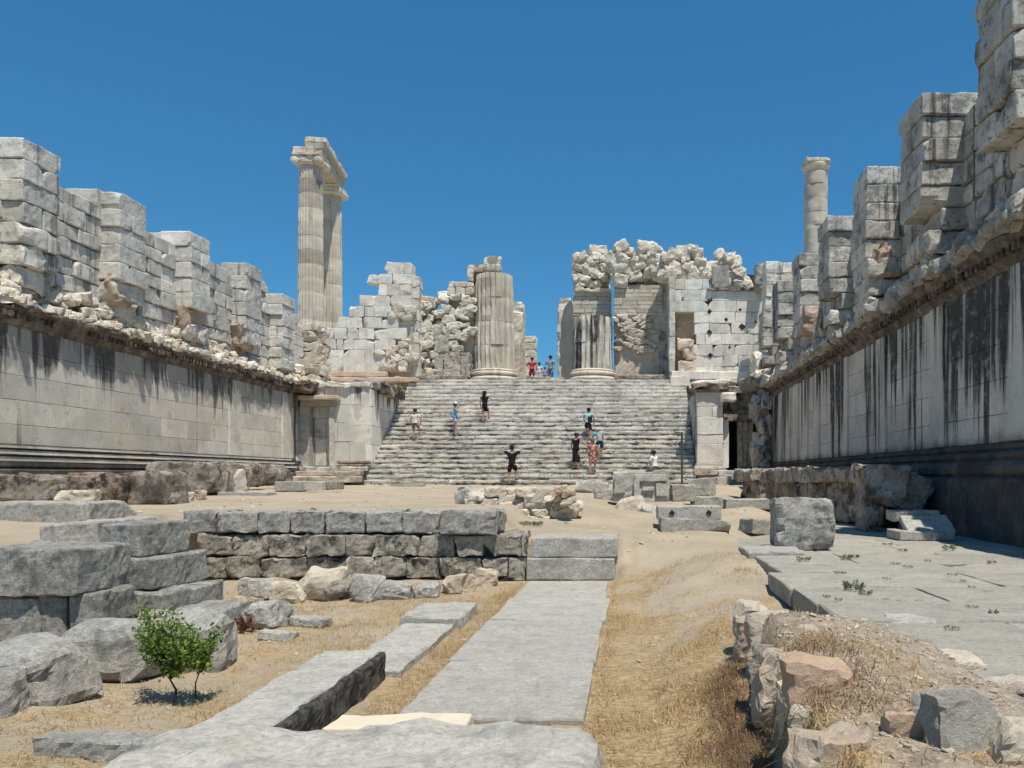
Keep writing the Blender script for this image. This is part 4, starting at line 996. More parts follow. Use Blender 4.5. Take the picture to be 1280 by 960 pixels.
for px, py, s_ in ((887, 389, .26), (887, 415, .28), (888, 444, .26), (908, 399, .2), (925, 387, .2), (928, 408, .36), (886, 376, .18), (912, 434, .16)):
    a = at(px, py, YU-.015); MB().block((a.x, YU+.012, a.z), (s_*.8, .08, s_*.8), rot=(0, .785+U(-.2, .2), 0), r=.02, amp=.02, cell=.1).build('diamond_hole', hole, ER)
m = MB(); m.front(840, 950, 464, 474, YU-.25, 1.2, r=.04, amp=.03, cell=.25, chips=2, tone=(.5, 0, .3)); m.front(838, 862, 470, 482, YU-.5, 1.2, r=.04, amp=.03, cell=.2); m.front(862, 940, 474, 486, YU-.4, 1.5, r=.06, amp=.06, cell=.2, chips=3)
m.build('base_course', M['front'], ER)
m = MB(); rows(m, [(836.5, 844, y_, y_+15) for y_ in range(345, 466, 15)], YU-.05, 2.2, 8, 12, r=.02, amp=.02, cell=.3); m.build('door_pier', M['pier'], ER)
MB().front(824, 838, 352, 470, YU+2.4, 1.0, r=.03, amp=.05, cell=.3, tone=(-.6, 0, .8)).build('recess_wall', M['pier_right'], ER)
m = MB(); a = at(834, 462, 46); m.block((a.x+.1, 45.9, a.z), (.45, .5, 1.0), r=.1, amp=.05, cell=.15); m.build('inner_stump', M['greylight'], ER)
m = MB(); m.front(828, 884, 335, 350, YU+1.0, 1.2, r=.1, amp=.1, cell=.2)
for k in range(46):
    x = rE.uniform(829, 882); tp_ = np.interp(x, [828, 846, 872, 882], [316, 305, 308, 326]); y = rE.uniform(tp_+4, 348); c_ = at(x, y, 45.1); s_ = rE.uniform(.4, .85)
    m.rock((c_.x, 45.2+rE.uniform(0, .5), c_.z), (s_*1.1, .8, s_*.85), rot=(0, rE.uniform(-.4, .4), 0), cuts=4, cell=s_*.18, tone=(rE.uniform(-1, 1), rE.uniform(0, 1)**3*.5, rE.uniform(0, 1)))
m.front(845, 872, 306, 314, 45.6, .9, r=.06, amp=.05, cell=.15, chips=2); m.front(867, 886, 336, 349, 45.0, .9, r=.15, amp=.08, cell=.12, cuts=1)
m.build('rubble_top', M['rubble'], ER)
m = MB(); m.front(890, 912, 332, 359, 45.3, .5, r=.03, amp=.02, cell=.15, chips=2, tone=(-.7, 0, .6)); m.build('grooved_slab', M['grey'], ER)
m = MB()
for k in range(34):
    x = rE.uniform(886, 934); tp_ = np.interp(x, [884, 898, 905, 922, 924, 934], [326, 312, 311, 318, 332, 345]); y = rE.uniform(tp_+5, 360); c_ = at(x, y, 46.2); s_ = rE.uniform(.4, .8)
    m.rock((c_.x, 46.3+rE.uniform(0, .4), c_.z), (s_*1.1, .8, s_*.9), rot=(0, rE.uniform(-.4, .4), 0), cuts=4, cell=s_*.18, tone=(rE.uniform(-1, 1), rE.uniform(0, 1)**3*.5, rE.uniform(0, 1)))
m.build('rubble_top', M['rubble'], ER)
MB().front(884, 955, 359.5, 363, YU-.15, 1.3, r=.03, amp=.02, cell=.25, tone=(-1, 0, 1)).build('dark_band', M['brown'], ER)
m = MB(); m.front(932, 956, 343, 361, 46.6, .8, r=.06, amp=.05, cell=.2, tone=(-1, 0, 1)); m.build('dark_lintel', M['plinth_dark'], ER)
# broken piers between that wall and the right court wall
BK = thing('broken_pillar', 'group of tall weathered masonry piers in the right far corner', 'wall', (7.5, 41.5, 4.3))
m = MB(); rE = random.Random(51)
rows(m, [(957, 978, 326+15*k, 341+15*k) for k in range(8)], 41.6, 1.2, 20, 24, r=.03, amp=.035, chips=1, cell=.2, r_=rE)
rows(m, [(978, 996, 328, 341)], 41.8, 1.2, 20, 24, r=.04, amp=.03, chips=1, cell=.2, r_=rE)
m.build('pier', M['pier'], BK)
m = MB(); m.front(978, 998, 343, 357, 41.0, .9, r=.06, amp=.05, cell=.15, chips=2); m.front(978, 998, 364, 372, 40.7, .9, r=.1, amp=.07, cell=.15, chips=2, tone=(1, 0, 0)); m.front(976, 998, 341, 470, 42.2, .9, r=.06, amp=.06, cell=.2, tone=(-.6, 0, .6))
for k in range(16):
    a = at(rE.uniform(962, 994), 385+k*5.6, 40.6-k*.1); s_ = rE.uniform(.45, .85); m.rock((a.x, a.y, a.z), (s_, s_, s_*.8), cuts=4, cell=s_*.18, tone=(rE.uniform(0, 1), rE.uniform(0, .3), rE.uniform(0, .5)))
m.front(944, 1000, 440, 482, 40.5, 2.0, r=.12, amp=.12, cell=.2); m.front(944, 985, 462, 474, 39.0, 1.5, r=.12, amp=.12, cell=.15, chips=3, tone=(.8, 0, .1))
m.build('broken_face', M['rubble'], BK)
m = MB(); m.front(945, 956, 330, 362, 43.6, .8, r=.2, amp=.1, cell=.2, tone=(-.5, 0, 1)); m.build('dark_rubble', M['grey'], BK)

# ------------------------------------------------------------------ the standing tall columns
Zs = 4.6
def tall(x, y, label, h=19.7, flutes=24, gr=None, mat='column_grey', R=1.0, seed=2, cap=True, grp=None, amp=.02, nd=17):
    t = thing('tall_column', label, 'column', (x, y, Zs), grp)
    column_base(t, x, y, Zs, R, M['column'])
    hh = h-.62-.75
    mats = [M['column_grey'] if (gr and i in gr) else M[mat] for i in range(nd)]
    drums(t, x, y, Zs+.62, R, R*.84, hh, nd, None, flutes=flutes, amp=amp, seed=seed, mats=mats)
    return t, Zs+.62+hh
hA = 595-198
xa, ya = at(388.5, 0, 59).x, 59.0; xb, yb = at(413.5, 0, 65.2).x, 65.2
t, zt = tall(xa, ya, 'nearer of two tall fluted columns joined on top, grey banded', h=.398*59-Zs+.0, mat='column', gr=(10, 12, 14, 15, 16), seed=12, R=.98, grp='pair of tall standing columns')
def ionic(t, x, y, z, R, mat):
    MB().lathe([(R*.84, 0), (R*.95, .08), (R*1.02, .18), (R*.9, .26), (R*.9, .3)], (x, y, z-.02), 32, tone=(0, 0, .5)).build('echinus', mat, t)
    m = MB(); m.ext(x-R*.98, x+R*.98, y-R*.92, y+R*.92, z+.2, z+.58, r=.08, amp=.04, cell=.2, chips=1, tone=(0, 0, .5)); m.build('capital', mat, t)
    for sgn in (-1, 1):
        mm = MB().lathe([(.12, -R*.98), (.30, -R*.92), (.26, -.2), (.22, 0), (.26, .2), (.30, R*.92), (.12, R*.98)], (x+sgn*R*.84, y, z+.28), 20, rot=(math.pi/2, 0, 0), tone=(.3, 0, .5)); mm.build('volute', mat, t)
    m = MB(); m.ext(x-R*1.0, x+R*1.0, y-R*1.0, y+R*1.0, z+.585, z+.75, r=.03, amp=.03, cell=.2, chips=1); m.build('abacus', mat, t)
ionic(t, xa, ya, zt, .98, M['column'])
t, zt2 = tall(xb, yb, 'farther of two tall fluted columns joined on top, warm coloured', h=.398*59-Zs, mat='column', gr=(16,), seed=22, R=.98, grp='pair of tall standing columns')
ionic(t, xb, yb, zt2, .98, M['column'])
t = thing('architrave', 'three stepped marble beam resting across the two tall columns', 'beam', (xa+.2, ya-.3, zt+.75))
dz = zt+.755
d = Vector((xb-xa, yb-ya, 0)); ln = d.length; an = math.atan2(d.y, d.x)-math.pi/2
mid = Vector(((xa+xb)/2+.25, (ya+yb)/2+.35, 0))
MB().block((mid.x, mid.y, dz+.30), (1.15, ln+.9, .6), rot=(0, 0, an), r=.04, amp=.03, cell=.3, tone=(0, .1, .3)).build('lower_fascia', M['column_grey'], t)
MB().block((mid.x, mid.y, dz+.83), (1.35, ln+1.0, .44), rot=(0, 0, an), r=.04, amp=.03, cell=.3, tone=(-.3, .1, .5)).build('upper_fascia', M['column_grey'], t)
MB().block((mid.x+.05, mid.y, dz+1.27), (1.55, ln+.9, .42), rot=(0, 0, an), r=.12, amp=.05, cell=.25, chips=2, tone=(.4, 0, .4)).build('crown', M['column'], t)
one('stone_block', MB().block((xa-.25, ya-.2, dz+.24), (1.5, 1.3, .48), r=.06, amp=.04, cell=.2, chips=2), 'column', 'squared block lying on top of the nearer tall column', 'stone block')
t, zt = tall(at(1020, 0, 60).x, 60, 'lone tall unfluted column standing behind the right wall', h=.392*60-Zs, flutes=None or 0, mat='column_grey', R=1.0, seed=31, amp=.06)
m = MB().lathe([(.86, 0), (.9, .12), (.98, .25), (1.0, .4), (.95, .5)], (at(1020, 0, 60).x, 60, zt), 32, amp=.04, tone=(0, .2, .5)); m.build('capital', M['column'], t)
m = MB(); m.block((at(1020, 0, 60).x, 60, zt+.62), (1.85, 1.9, .3), r=.1, amp=.05, cell=.2, chips=3); m.build('abacus', M['column'], t)
# ------------------------------------------------------------------ people
skin_m = plain('skin', (.45, .27, .19), .6, .05)
_mats = {}
UID = [0]
def cloth(name, col):
    if name not in _mats and col == (.32, .07, .06):
        n = NT(name); P = n.pos(); q = n.mix(n.ramp(n.noise(P, 14, 1), .5, .54), col, (.62, .42, .34)); q = n.mix(n.ramp(n.noise(P, 19, 1), .60, .63), q, (.05, .03, .05)); n.l(q, n.b.inputs['Base Color']); _mats[name] = n.m
    if name not in _mats: _mats[name] = plain(name, col, .85, .12, 7)
    return _mats[name]
def skin_mesh(verts, edges, root=0, sub=2):
    me = bpy.data.meshes.new('tmp'); me.from_pydata([v[:3] for v in verts], edges, [])
    o = bpy.data.objects.new('tmp', me); COL.objects.link(o)
    sk = o.modifiers.new('s', 'SKIN'); sk.use_smooth_shade = True
    sl = me.skin_vertices[0].data
    for i, v in enumerate(verts):
        r = v[3]; sl[i].radius = (r if not hasattr(r, '__len__') else r[0], r if not hasattr(r, '__len__') else r[1]); sl[i].use_root = (i == root)
    ss = o.modifiers.new('u', 'SUBSURF'); ss.levels = sub; ss.render_levels = sub
    dg = bpy.context.evaluated_depsgraph_get(); ev = o.evaluated_get(dg); em = bpy.data.meshes.new_from_object(ev)
    V = np.array([tuple(v.co) for v in em.vertices]); Fc = [tuple(p.vertices) for p in em.polygons]
    bpy.data.objects.remove(o); bpy.data.meshes.remove(me); bpy.data.meshes.remove(em)
    return V, Fc
BASE = dict(pelvis=(0, 0, .93), waist=(0, 0, 1.07), chest=(0, .0, 1.27), neck=(0, -.01, 1.46), head=(0, .01, 1.60), top=(0, .0, 1.70),
            ls=(-.175, 0, 1.40), le=(-.23, -.02, 1.12), lw=(-.24, .06, .88), rs=(.175, 0, 1.40), re=(.23, -.02, 1.12), rw=(.24, .06, .88),
            lh=(-.09, 0, .90), lk=(-.10, .03, .49), la=(-.10, -.01, .08), lt=(-.11, .14, .03),
            rh=(.09, 0, .90), rk=(.10, .03, .49), ra=(.10, -.01, .08), rt=(.11, .14, .03))
def person(label, feet, H=1.7, rz=0, pose={}, top=None, bottom=None, hair=(.03, .02, .015), hairlong=False, hat=None, dress=None, shoes=(.06, .05, .05), bag=None, thin=1.16, group='visitors on the stairs'):
    UID[0] += 1; J = dict(BASE); J.update(pose); k = H/1.72
    t = thing('person', label, 'person', feet, group); t.rotation_euler = (0, 0, rz)
    WL[t.name] = (0, 0, 0)
    def V(n, r): 
        x, y, z = J[n]; return (x*k*thin, y*k, z*k, (r[0]*k, r[1]*k) if hasattr(r, '__len__') else r*k)
    names = [('pelvis', (.135, .10)), ('waist', (.115, .085)), ('chest', (.135, .095)), ('neck', .052), ('head', (.078, .092)), ('top', (.06, .07)),
             ('ls', .055), ('le', .04), ('lw', .028), ('rs', .055), ('re', .04), ('rw', .028),
             ('lh', .088), ('lk', .056), ('la', .036), ('lt', .03), ('rh', .088), ('rk', .056), ('ra', .036), ('rt', .03)]
    ix = {n_: i for i, (n_, r) in enumerate(names)}
    E = [('pelvis', 'waist'), ('waist', 'chest'), ('chest', 'neck'), ('neck', 'head'), ('head', 'top'), ('chest', 'ls'), ('ls', 'le'), ('le', 'lw'), ('chest', 'rs'), ('rs', 're'), ('re', 'rw'),
         ('pelvis', 'lh'), ('lh', 'lk'), ('lk', 'la'), ('la', 'lt'), ('pelvis', 'rh'), ('rh', 'rk'), ('rk', 'ra'), ('ra', 'rt')]
    Vb, Fb = skin_mesh([V(n_, r) for n_, r in names], [(ix[a], ix[b]) for a, b in E])
    m = MB(); m.add(Vb, Fb)
    for s_ in 'lr':     # palms and five fingers
        e = Vector(J[s_+'e'])*k; w_ = Vector(J[s_+'w'])*k; d = (w_-e).normalized(); sd = d.cross(Vector((0, 1, .2))).normalized()
        m.tube([w_-d*.01*k, w_+d*.04*k, w_+d*.08*k], [.024*k, .033*k, .028*k], 8)
        for q, (o_, l_) in enumerate(((-.026, .065), (-.009, .078), (.009, .073), (.025, .055))):
            b = w_+d*.075*k+sd*o_*k; m.tube([b, b+d*l_*.5*k, b+d*l_*.95*k+Vector((0, .012*k, 0))], [.009*k, .008*k, .006*k], 5)
        b = w_+d*.03*k-sd*.028*k; m.tube([b, b-sd*.02*k+d*.03*k, b-sd*.022*k+d*.055*k], [.011*k, .010*k, .007*k], 5)
    hd = Vector(J['head'])*k     # nose, ears, lips, eyes
    m.tube([hd+Vector((0, .085, .02))*k, hd+Vector((0, .112, -.015))*k], [.008*k, .014*k], 6)
    for sg in (-1, 1): m.block(hd+Vector((sg*.078, 0, -.005))*k, (.02*k, .035*k, .06*k), r=.008, amp=0, cell=.1)
    m.block(hd+Vector((0, .088, -.05))*k, (.04*k, .02*k, .014*k), r=.005, amp=0, cell=.1)
    m.build('body', skin_m, t, smooth=True)
    def part(name, keys, col, infl, mname, frac=None, sub=2):
        vs = []; idx = {}; 
        for n_, r in keys: idx[n_] = len(vs); vs.append(n_)
        pts = []
        for n_, r in keys:
            if '>' in n_:
                a, b, f = n_.split('>'); f = float(f); A = Vector(J[a]); B = Vector(J[b]); p = A.lerp(B, f)
            else: p = Vector(J[n_])
            rr = tuple((q+infl)*k for q in (r if hasattr(r, '__len__') else (r, r))); pts.append((p.x*k*thin, p.y*k, p.z*k, rr))
        return pts, idx
    def build(name, keys, edges, col, mname, infl=.022):
        pts, idx = part(name, keys, col, infl, mname)
        Vv, Ff = skin_mesh(pts, [(idx[a], idx[b]) for a, b in edges]); mm = MB(); mm.add(Vv, Ff); return mm.build(name, cloth(mname, col), t, smooth=True)
    if top:
        nm, col, sl = top
        build(nm, [('waist', (.125, .095)), ('chest', (.14, .10)), ('chest>neck>.7', .07), ('pelvis>waist>.3', (.145, .11)), ('pelvis', (.145, .11)), ('ls', .06), ('rs', .06), ('ls>le>%s' % sl, .05), ('rs>re>%s' % sl, .05)],
              [('waist', 'chest'), ('chest', 'chest>neck>.7'), ('waist', 'pelvis>waist>.3'), ('pelvis>waist>.3', 'pelvis'), ('chest', 'ls'), ('chest', 'rs'), ('ls', 'ls>le>%s' % sl), ('rs', 'rs>re>%s' % sl)], col, nm+'_cloth_%d' % (UID[0]))
    if bottom:
        nm, col, ln = bottom
        build(nm, [('pelvis', (.14, .105)), ('pelvis>waist>.5', (.125, .095)), ('lh', .09), ('rh', .09), ('lh>lk>%s' % ln, .075), ('rh>rk>%s' % ln, .075)]+([('lk', .065), ('rk', .065), ('lk>la>.8', .06), ('rk>ra>.8', .06)] if ln == '.7' and nm == 'trousers' else []),
              [('pelvis', 'pelvis>waist>.5'), ('pelvis', 'lh'), ('pelvis', 'rh'), ('lh', 'lh>lk>%s' % ln), ('rh', 'rh>rk>%s' % ln)]+([('lh>lk>%s' % ln, 'lk'), ('rh>rk>%s' % ln, 'rk'), ('lk', 'lk>la>.8'), ('rk', 'rk>ra>.8')] if ln == '.7' and nm == 'trousers' else []), col, nm+'_cloth_%d' % (UID[0]))
    if dress:
        nm, col, zb, flare = dress
        P_, C_ = Vector(J['pelvis'])*k, Vector(J['chest'])*k; kn = (Vector(J['lk'])+Vector(J['rk']))*.5*k
        mm = MB(); prof = []
        pts = [(C_, .15, .105), (Vector(J['waist'])*k, .125, .10), (P_, .165, .13), (P_.lerp(Vector((kn.x, kn.y, zb*k)), .5), .17+flare*.4, .145+flare*.3), (Vector((kn.x, kn.y, zb*k)), .18+flare, .15+flare)]
        V_ = []; n_ = 20
        for i, (c, a, b) in enumerate(pts):
            for j in range(n_):
                th = 2*math.pi*j/n_; w_ = 1+.06*math.sin(th*7)*(i >= 3); V_.append((c.x+math.cos(th)*a*k*w_, c.y+math.sin(th)*b*k*w_, c.z))
        F_ = [(i*n_+j, (i+1)*n_+j, (i+1)*n_+(j+1) % n_, i*n_+(j+1) % n_) for i in range(len(pts)-1) for j in range(n_)]
        mm.add(V_, F_); mm.build(nm, cloth(nm+'_cloth_%d' % (UID[0]), col), t, smooth=True)
    h = MB(); 
    h.block(hd+Vector((0, -.022, .045))*k, (.175*k, .195*k, .19*k), r=.08*k, amp=.004, cell=.04)
    if hairlong: h.block(hd+Vector((0, -.085, -.15))*k, (.19*k, .08*k, .42*k), r=.035*k, amp=.012, cell=.05)
    h.build('hair', cloth('hair_%d' % (UID[0]), hair), t, smooth=True)
    if hat:
        nm, col = hat
        mm = MB().lathe([(.10*k, .0), (.105*k, .05*k), (.085*k, .10*k), (.01, .115*k)], hd+Vector((0, 0, .075))*k, 16)
        if nm == 'cap': mm.block(hd+Vector((0, .12, .085))*k, (.14*k, .11*k, .012*k), r=.005, amp=0)
        else: mm.lathe([(.17*k, 0), (.17*k, .012*k), (.09*k, .02*k)], hd+Vector((0, 0, .07))*k, 16)
        mm.build(nm, cloth(nm+'_%d' % (UID[0]), col), t, smooth=True)
    if shoes is not None:
        for s_ in 'lr':
            a = Vector(J[s_+'a'])*k; b = Vector(J[s_+'t'])*k
            MB().tube([a+Vector((0, -.03*k, -.035*k)), (a+b)/2+Vector((0, 0, -.012*k)), b], [.045*k, .046*k, .034*k], 8).build('shoe', cloth('shoe_%d' % (UID[0]), shoes), t, smooth=True)
    if bag:
        c, s_, col = bag; MB().block(Vector(c)*k, tuple(q*k for q in s_), r=.04, amp=.01, cell=.08).build('backpack', cloth('bag_%d' % (UID[0]), col), t, smooth=True)
    return t
def onstep(px, py, dy=.12):
    k = ((VY-py)/F*(Y0S+dy)-Z0S)/(RISE-RUN*(VY-py)/F)
    i = max(0, round(k)); y = Y0S+(i-1)*RUN+dy+.04 if i > 0 else Y0S-.4
    z = Z0S+i*RISE if i > 0 else gh(0, 35)
    return (at(px, py, y).x, y, z), i
climbL = dict(lk=(-.10, .22, .62), la=(-.10, .26, .30), lt=(-.11, .40, .25))
climbR = dict(rk=(.10, .22, .62), ra=(.10, .26, .30), rt=(.11, .40, .25))
f, _ = onstep(519, 553)
person('person in a white top and grey shorts climbing at the left of the stairs', f, 1.58, -.3, {**climbR, 're': (.26, .05, 1.15), 'rw': (.2, .2, .98)}, top=('shirt', (.75, .72, .70), '.6'), bottom=('shorts', (.18, .17, .16), '.7'), hair=(.05, .04, .03))
f, _ = onstep(569, 543)
person('person with a white hat and blue top standing on the stairs', f, 1.66, -1.2, {'re': (.25, .1, 1.2), 'rw': (.18, .3, 1.2)}, top=('shirt', (.22, .42, .62), '.1'), bottom=('shorts', (.25, .45, .62), '.55'), hair=(.2, .12, .07), hat=('sun_hat', (.8, .78, .75)), bag=((-.02, -.14, 1.15), (.26, .14, .34), (.2, .4, .6)))
f, _ = onstep(606, 527)
person('person with long black hair and a short black dress climbing highest', f, 1.62, -.25, {**climbR, 're': (.36, .08, 1.26), 'rw': (.58, .12, 1.28)}, dress=('dress', (.015, .015, .018), .66, .0), top=('shirt', (.015, .015, .018), '.2'), hairlong=True, hair=(.012, .01, .01))
f, _ = onstep(640, 607)
person('person in black shirt and shorts with both hands raised to the head', f, 1.80, 0, {**climbR, 'rk': (.13, .22, .60), 'ra': (.16, .12, .30), 'rt': (.17, .26, .25), 'le': (-.38, .05, 1.52), 'lw': (-.2, .14, 1.68), 're': (.38, .05, 1.52), 'rw': (.2, .14, 1.68)}, top=('shirt', (.012, .012, .014), '.6'), bottom=('shorts', (.012, .012, .014), '.85'), hair=(.02, .015, .012), shoes=(.03, .03, .03))
f, _ = onstep(720, 586)
person('person in a long black dress reaching out to the right', f, 1.72, -.6, {'re': (.38, .12, 1.2), 'rw': (.55, .22, 1.08), 'head': (.02, .04, 1.6)}, dress=('dress', (.012, .012, .016), .36, .02), top=('shirt', (.012, .012, .016), '.15'), hair=(.06, .05, .045))
f, _ = onstep(735, 552)
person('person in a pale teal shirt with a dark bag climbing ahead of the group', f, 1.66, -.2, {**climbL, 'chest': (0, .08, 1.25), 'neck': (0, .14, 1.42), 'head': (0, .18, 1.56), 'top': (0, .18, 1.66), 'ls': (-.175, .1, 1.37), 'rs': (.175, .1, 1.37), 'le': (-.24, .2, 1.12), 're': (.26, .16, 1.1), 'lw': (-.2, .35, .95), 'rw': (.22, .3, .9)}, top=('shirt', (.30, .55, .58), '.7'), bottom=('shorts', (.02, .02, .025), '.9'), hair=(.02, .015, .012), bag=((.12, -.06, 1.08), (.22, .14, .32), (.03, .03, .035)))
f, _ = onstep(750, 575)
person('person in a bright teal shirt bending forward behind the floral dress', f, 1.62, .5, {**climbL, 'chest': (0, .14, 1.22), 'neck': (0, .26, 1.36), 'head': (0, .33, 1.47), 'top': (0, .37, 1.56), 'ls': (-.175, .18, 1.33), 'rs': (.175, .18, 1.33), 'le': (-.24, .3, 1.1), 're': (.26, .28, 1.08), 'lw': (-.2, .46, .98), 'rw': (.22, .42, .9)}, top=('shirt', (.10, .42, .50), '.8'), bottom=('shorts', (.03, .05, .09), '.8'), hair=(.55, .5, .42), hat=('sun_hat', (.62, .58, .45)))
f, _ = onstep(741, 592)
person('person in a short red floral dress at the back of the group', f, 1.66, .1, {'le': (-.26, .1, 1.12), 'lw': (-.2, .25, 1.0), **climbR, 'rk': (.1, .1, .55), 'ra': (.1, .1, .20), 'rt': (.11, .24, .15)}, dress=('dress', (.32, .07, .06), .62, .01), top=('shirt', (.32, .07, .06), '.3'), hair=(.22, .10, .05), shoes=(.2, .1, .08))
f, _ = onstep(818, 602)
person('person in a white shirt and grey hat sitting low behind the block pile', (f[0], f[1]-.6, f[2]-.05), 1.62, .9, {'pelvis': (0, 0, .70), 'waist': (0, 0, .84), 'chest': (0, .04, 1.04), 'neck': (0, .06, 1.22), 'head': (0, .1, 1.35), 'top': (0, .1, 1.45), 'ls': (-.175, .04, 1.17), 'rs': (.175, .04, 1.17), 'le': (-.22, .1, .92), 're': (.24, .1, .92), 'lw': (-.15, .3, .82), 'rw': (.15, .3, .82), 'lh': (-.09, 0, .66), 'rh': (.09, 0, .66), 'lk': (-.11, .36, .56), 'rk': (.11, .36, .56), 'la': (-.11, .34, .10), 'ra': (.11, .34, .10), 'lt': (-.11, .48, .04), 'rt': (.11, .48, .04)}, top=('shirt', (.78, .78, .80), '.95'), bottom=('trousers', (.25, .24, .22), '.7'), hair=(.03, .025, .02), hat=('sun_hat', (.15, .15, .15)))
gt = 'visitors in the opening at the top'
yt = 46.8
for px, py, H, lab, kw in ((665, 470, 1.62, 'person in a red shirt and dark red shorts between the columns', dict(top=('shirt', (.45, .03, .05), '.6'), bottom=('shorts', (.3, .03, .05), '.8'), rz=3.0, pose={'le': (-.3, .05, 1.15), 'lw': (-.12, .16, 1.1), 're': (.3, .05, 1.15), 'rw': (.12, .16, 1.1)})),
                       (674, 470, 1.32, 'shorter person all in white beside the red shirt', dict(top=('shirt', (.75, .72, .70), '.6'), bottom=('trousers', (.7, .68, .66), '.7'), rz=2.9)),
                       (681, 470, 1.05, 'child in a pinkish top between the white and grey dressed visitors', dict(top=('shirt', (.45, .3, .3), '.6'), bottom=('shorts', (.3, .2, .2), '.7'), rz=3.3)),
                       (688, 470, 1.72, 'person in a grey shirt and blue jeans nearest the short column', dict(top=('shirt', (.30, .32, .34), '.6'), bottom=('trousers', (.12, .2, .34), '.7'), rz=2.7, hair=(.02, .02, .02), pose={'re': (.3, .0, 1.2), 'rw': (.2, .14, 1.3)}))):
    person(lab, (at(px, py, yt).x, yt, ZT-.02), H, group=gt, **kw)

# ------------------------------------------------------------------ bush
def leafmat(name, c1, c2):
    n = NT(name); P = n.pos(); t_ = n.tone(); n.l(n.mix(n.ramp(t_[0], -1, 1), c1, c2), n.b.inputs['Base Color']); n.b.inputs['Roughness'].default_value = .5
    tr = n.n('ShaderNodeBsdfTranslucent'); n.l(n.mix(n.ramp(t_[0], -1, 1), c1, c2), tr.inputs[0]); mx = n.n('ShaderNodeMixShader'); mx.inputs[0].default_value = .3
    n.l(n.b.outputs[0], mx.inputs[1]); n.l(tr.outputs[0], mx.inputs[2]); n.l(mx.outputs[0], n.out.inputs[0]); return n.m
leaf_m = leafmat('glossy_green_leaves', (.07, .13, .02), (.26, .36, .07)); bark_m = plain('dark_bark', (.07, .05, .035), .9)
weed_m = leafmat('dusty_weed', (.15, .17, .09), (.30, .30, .19)); straw_m = leafmat('dry_straw', (.32, .215, .095), (.60, .43, .21)); twig_m = leafmat('brown_dry_twigs', (.12, .075, .045), (.28, .18, .11))
def leaf(m, p, d, l, w_, tone):
    d = d.normalized(); s_ = d.cross(Vector((U(-1, 1), U(-1, 1), U(-1, 1)))).normalized(); nn = s_.cross(d)
    V = [p, p+d*l*.35+s_*w_*.5+nn*w_*.1, p+d*l, p+d*l*.35-s_*w_*.5+nn*w_*.1, p+d*l*.72+s_*w_*.42, p+d*l*.72-s_*w_*.42]
    m.add([tuple(v) for v in V], [(0, 1, 4, 2), (0, 2, 5, 3)], (tone, 0, 0))
by = gy(876, -1.6); bx = at(218, 0, by).x; bz = gh(bx, by)-.01
T = thing('bush', 'small fresh green leafy bush growing from the dry ground on the left', 'bush', (bx, by, bz))
rB = random.Random(2); tm = MB(); lm = MB(); s1 = by/F
def stem(p0, p1, r0):
    p0 = Vector(p0); p1 = Vector(p1); mid = (p0+p1)/2+Vector((rB.uniform(-.02, .02), rB.uniform(-.02, .02), 0)); tm.tube([p0, mid, p1], [r0, r0*.75, r0*.45], 6)
base = Vector((bx, by, bz))
fork = base+Vector((-.03, 0, .16)); stem(base, fork, .012)
b2 = Vector((at(240, 0, by).x, by+.05, bz)); stem(b2, b2+Vector((.05, 0, .26)), .007)
tips = []
for (px, py) in ((172, 768), (180, 792), (192, 785), (205, 782), (216, 790), (228, 782), (190, 808), (205, 806), (220, 808), (236, 806), (184, 822), (200, 826), (216, 824), (232, 822), (248, 818), (258, 806), (254, 830), (262, 796), (210, 770), (242, 795), (176, 806), (225, 834), (208, 836), (236, 815), (244, 806), (238, 824), (230, 798), (250, 822), (246, 832), (168, 776), (196, 798)):
    q = at(px, py, by); q.y += rB.uniform(-.14, .14); src = fork if px < 240 else b2+Vector((.04, 0, .2)); stem(src, q, .005); tips.append((src, q))
for src, q in tips:
    for k in range(95):
        f_ = rB.uniform(.55, 1.1); p = src.lerp(q, f_)+Vector((rB.gauss(0, .030), rB.gauss(0, .035), rB.gauss(0, .026)))
        leaf(lm, p, Vector((rB.uniform(-1, 1), rB.uniform(-1, 1), rB.uniform(-.1, 1.2))), rB.uniform(.022, .046), rB.uniform(.011, .02), rB.uniform(-1, 1))
tm.build('stem', bark_m, T); lm.build('foliage', leaf_m, T)
# weeds
def tuft(x, y, z, r, h, n_, mat, label, cat='weed', group=None, name='weed', sp=1.0, lw=.25):
    m = MB()
    for k in range(n_):
        a = U(0, 6.28); q = r*math.sqrt(U(0, 1)); p = Vector((x+math.cos(a)*q, y+math.sin(a)*q, z+U(0, h*.6)))
        leaf(m, p, Vector((math.cos(a)*sp, math.sin(a)*sp, U(.3, 1.6))), h*U(.35, .8), h*lw*U(.6, 1.2), U(-1, 1))
    return tag(m.build(name, mat, origin=(x, y, z)), label, cat, group)
wl = [(1068, 738, 20, 15), (1082, 744, 14, 9), (1058, 700, 14, 10), (1068, 698, 12, 7), (1050, 718, 14, 6), (1120, 706, 12, 5), (1135, 710, 12, 5), (1186, 688, 12, 10), (1160, 702, 8, 4), (1240, 705, 10, 7), (1190, 720, 16, 5), (1204, 728, 9, 5), (1215, 735, 8, 4), (1235, 740, 12, 3), (1110, 682, 12, 5), (1128, 690, 12, 6), (1108, 725, 8, 5), (1150, 738, 7, 2), (1215, 760, 16, 5), (1242, 768, 9, 8), (1148, 752, 12, 3), (1126, 752, 14, 3), (1107, 750, 9, 3), (1190, 788, 16, 8), (1034, 748, 8, 6), (1048, 752, 8, 6), (1005, 702, 16, 9)]
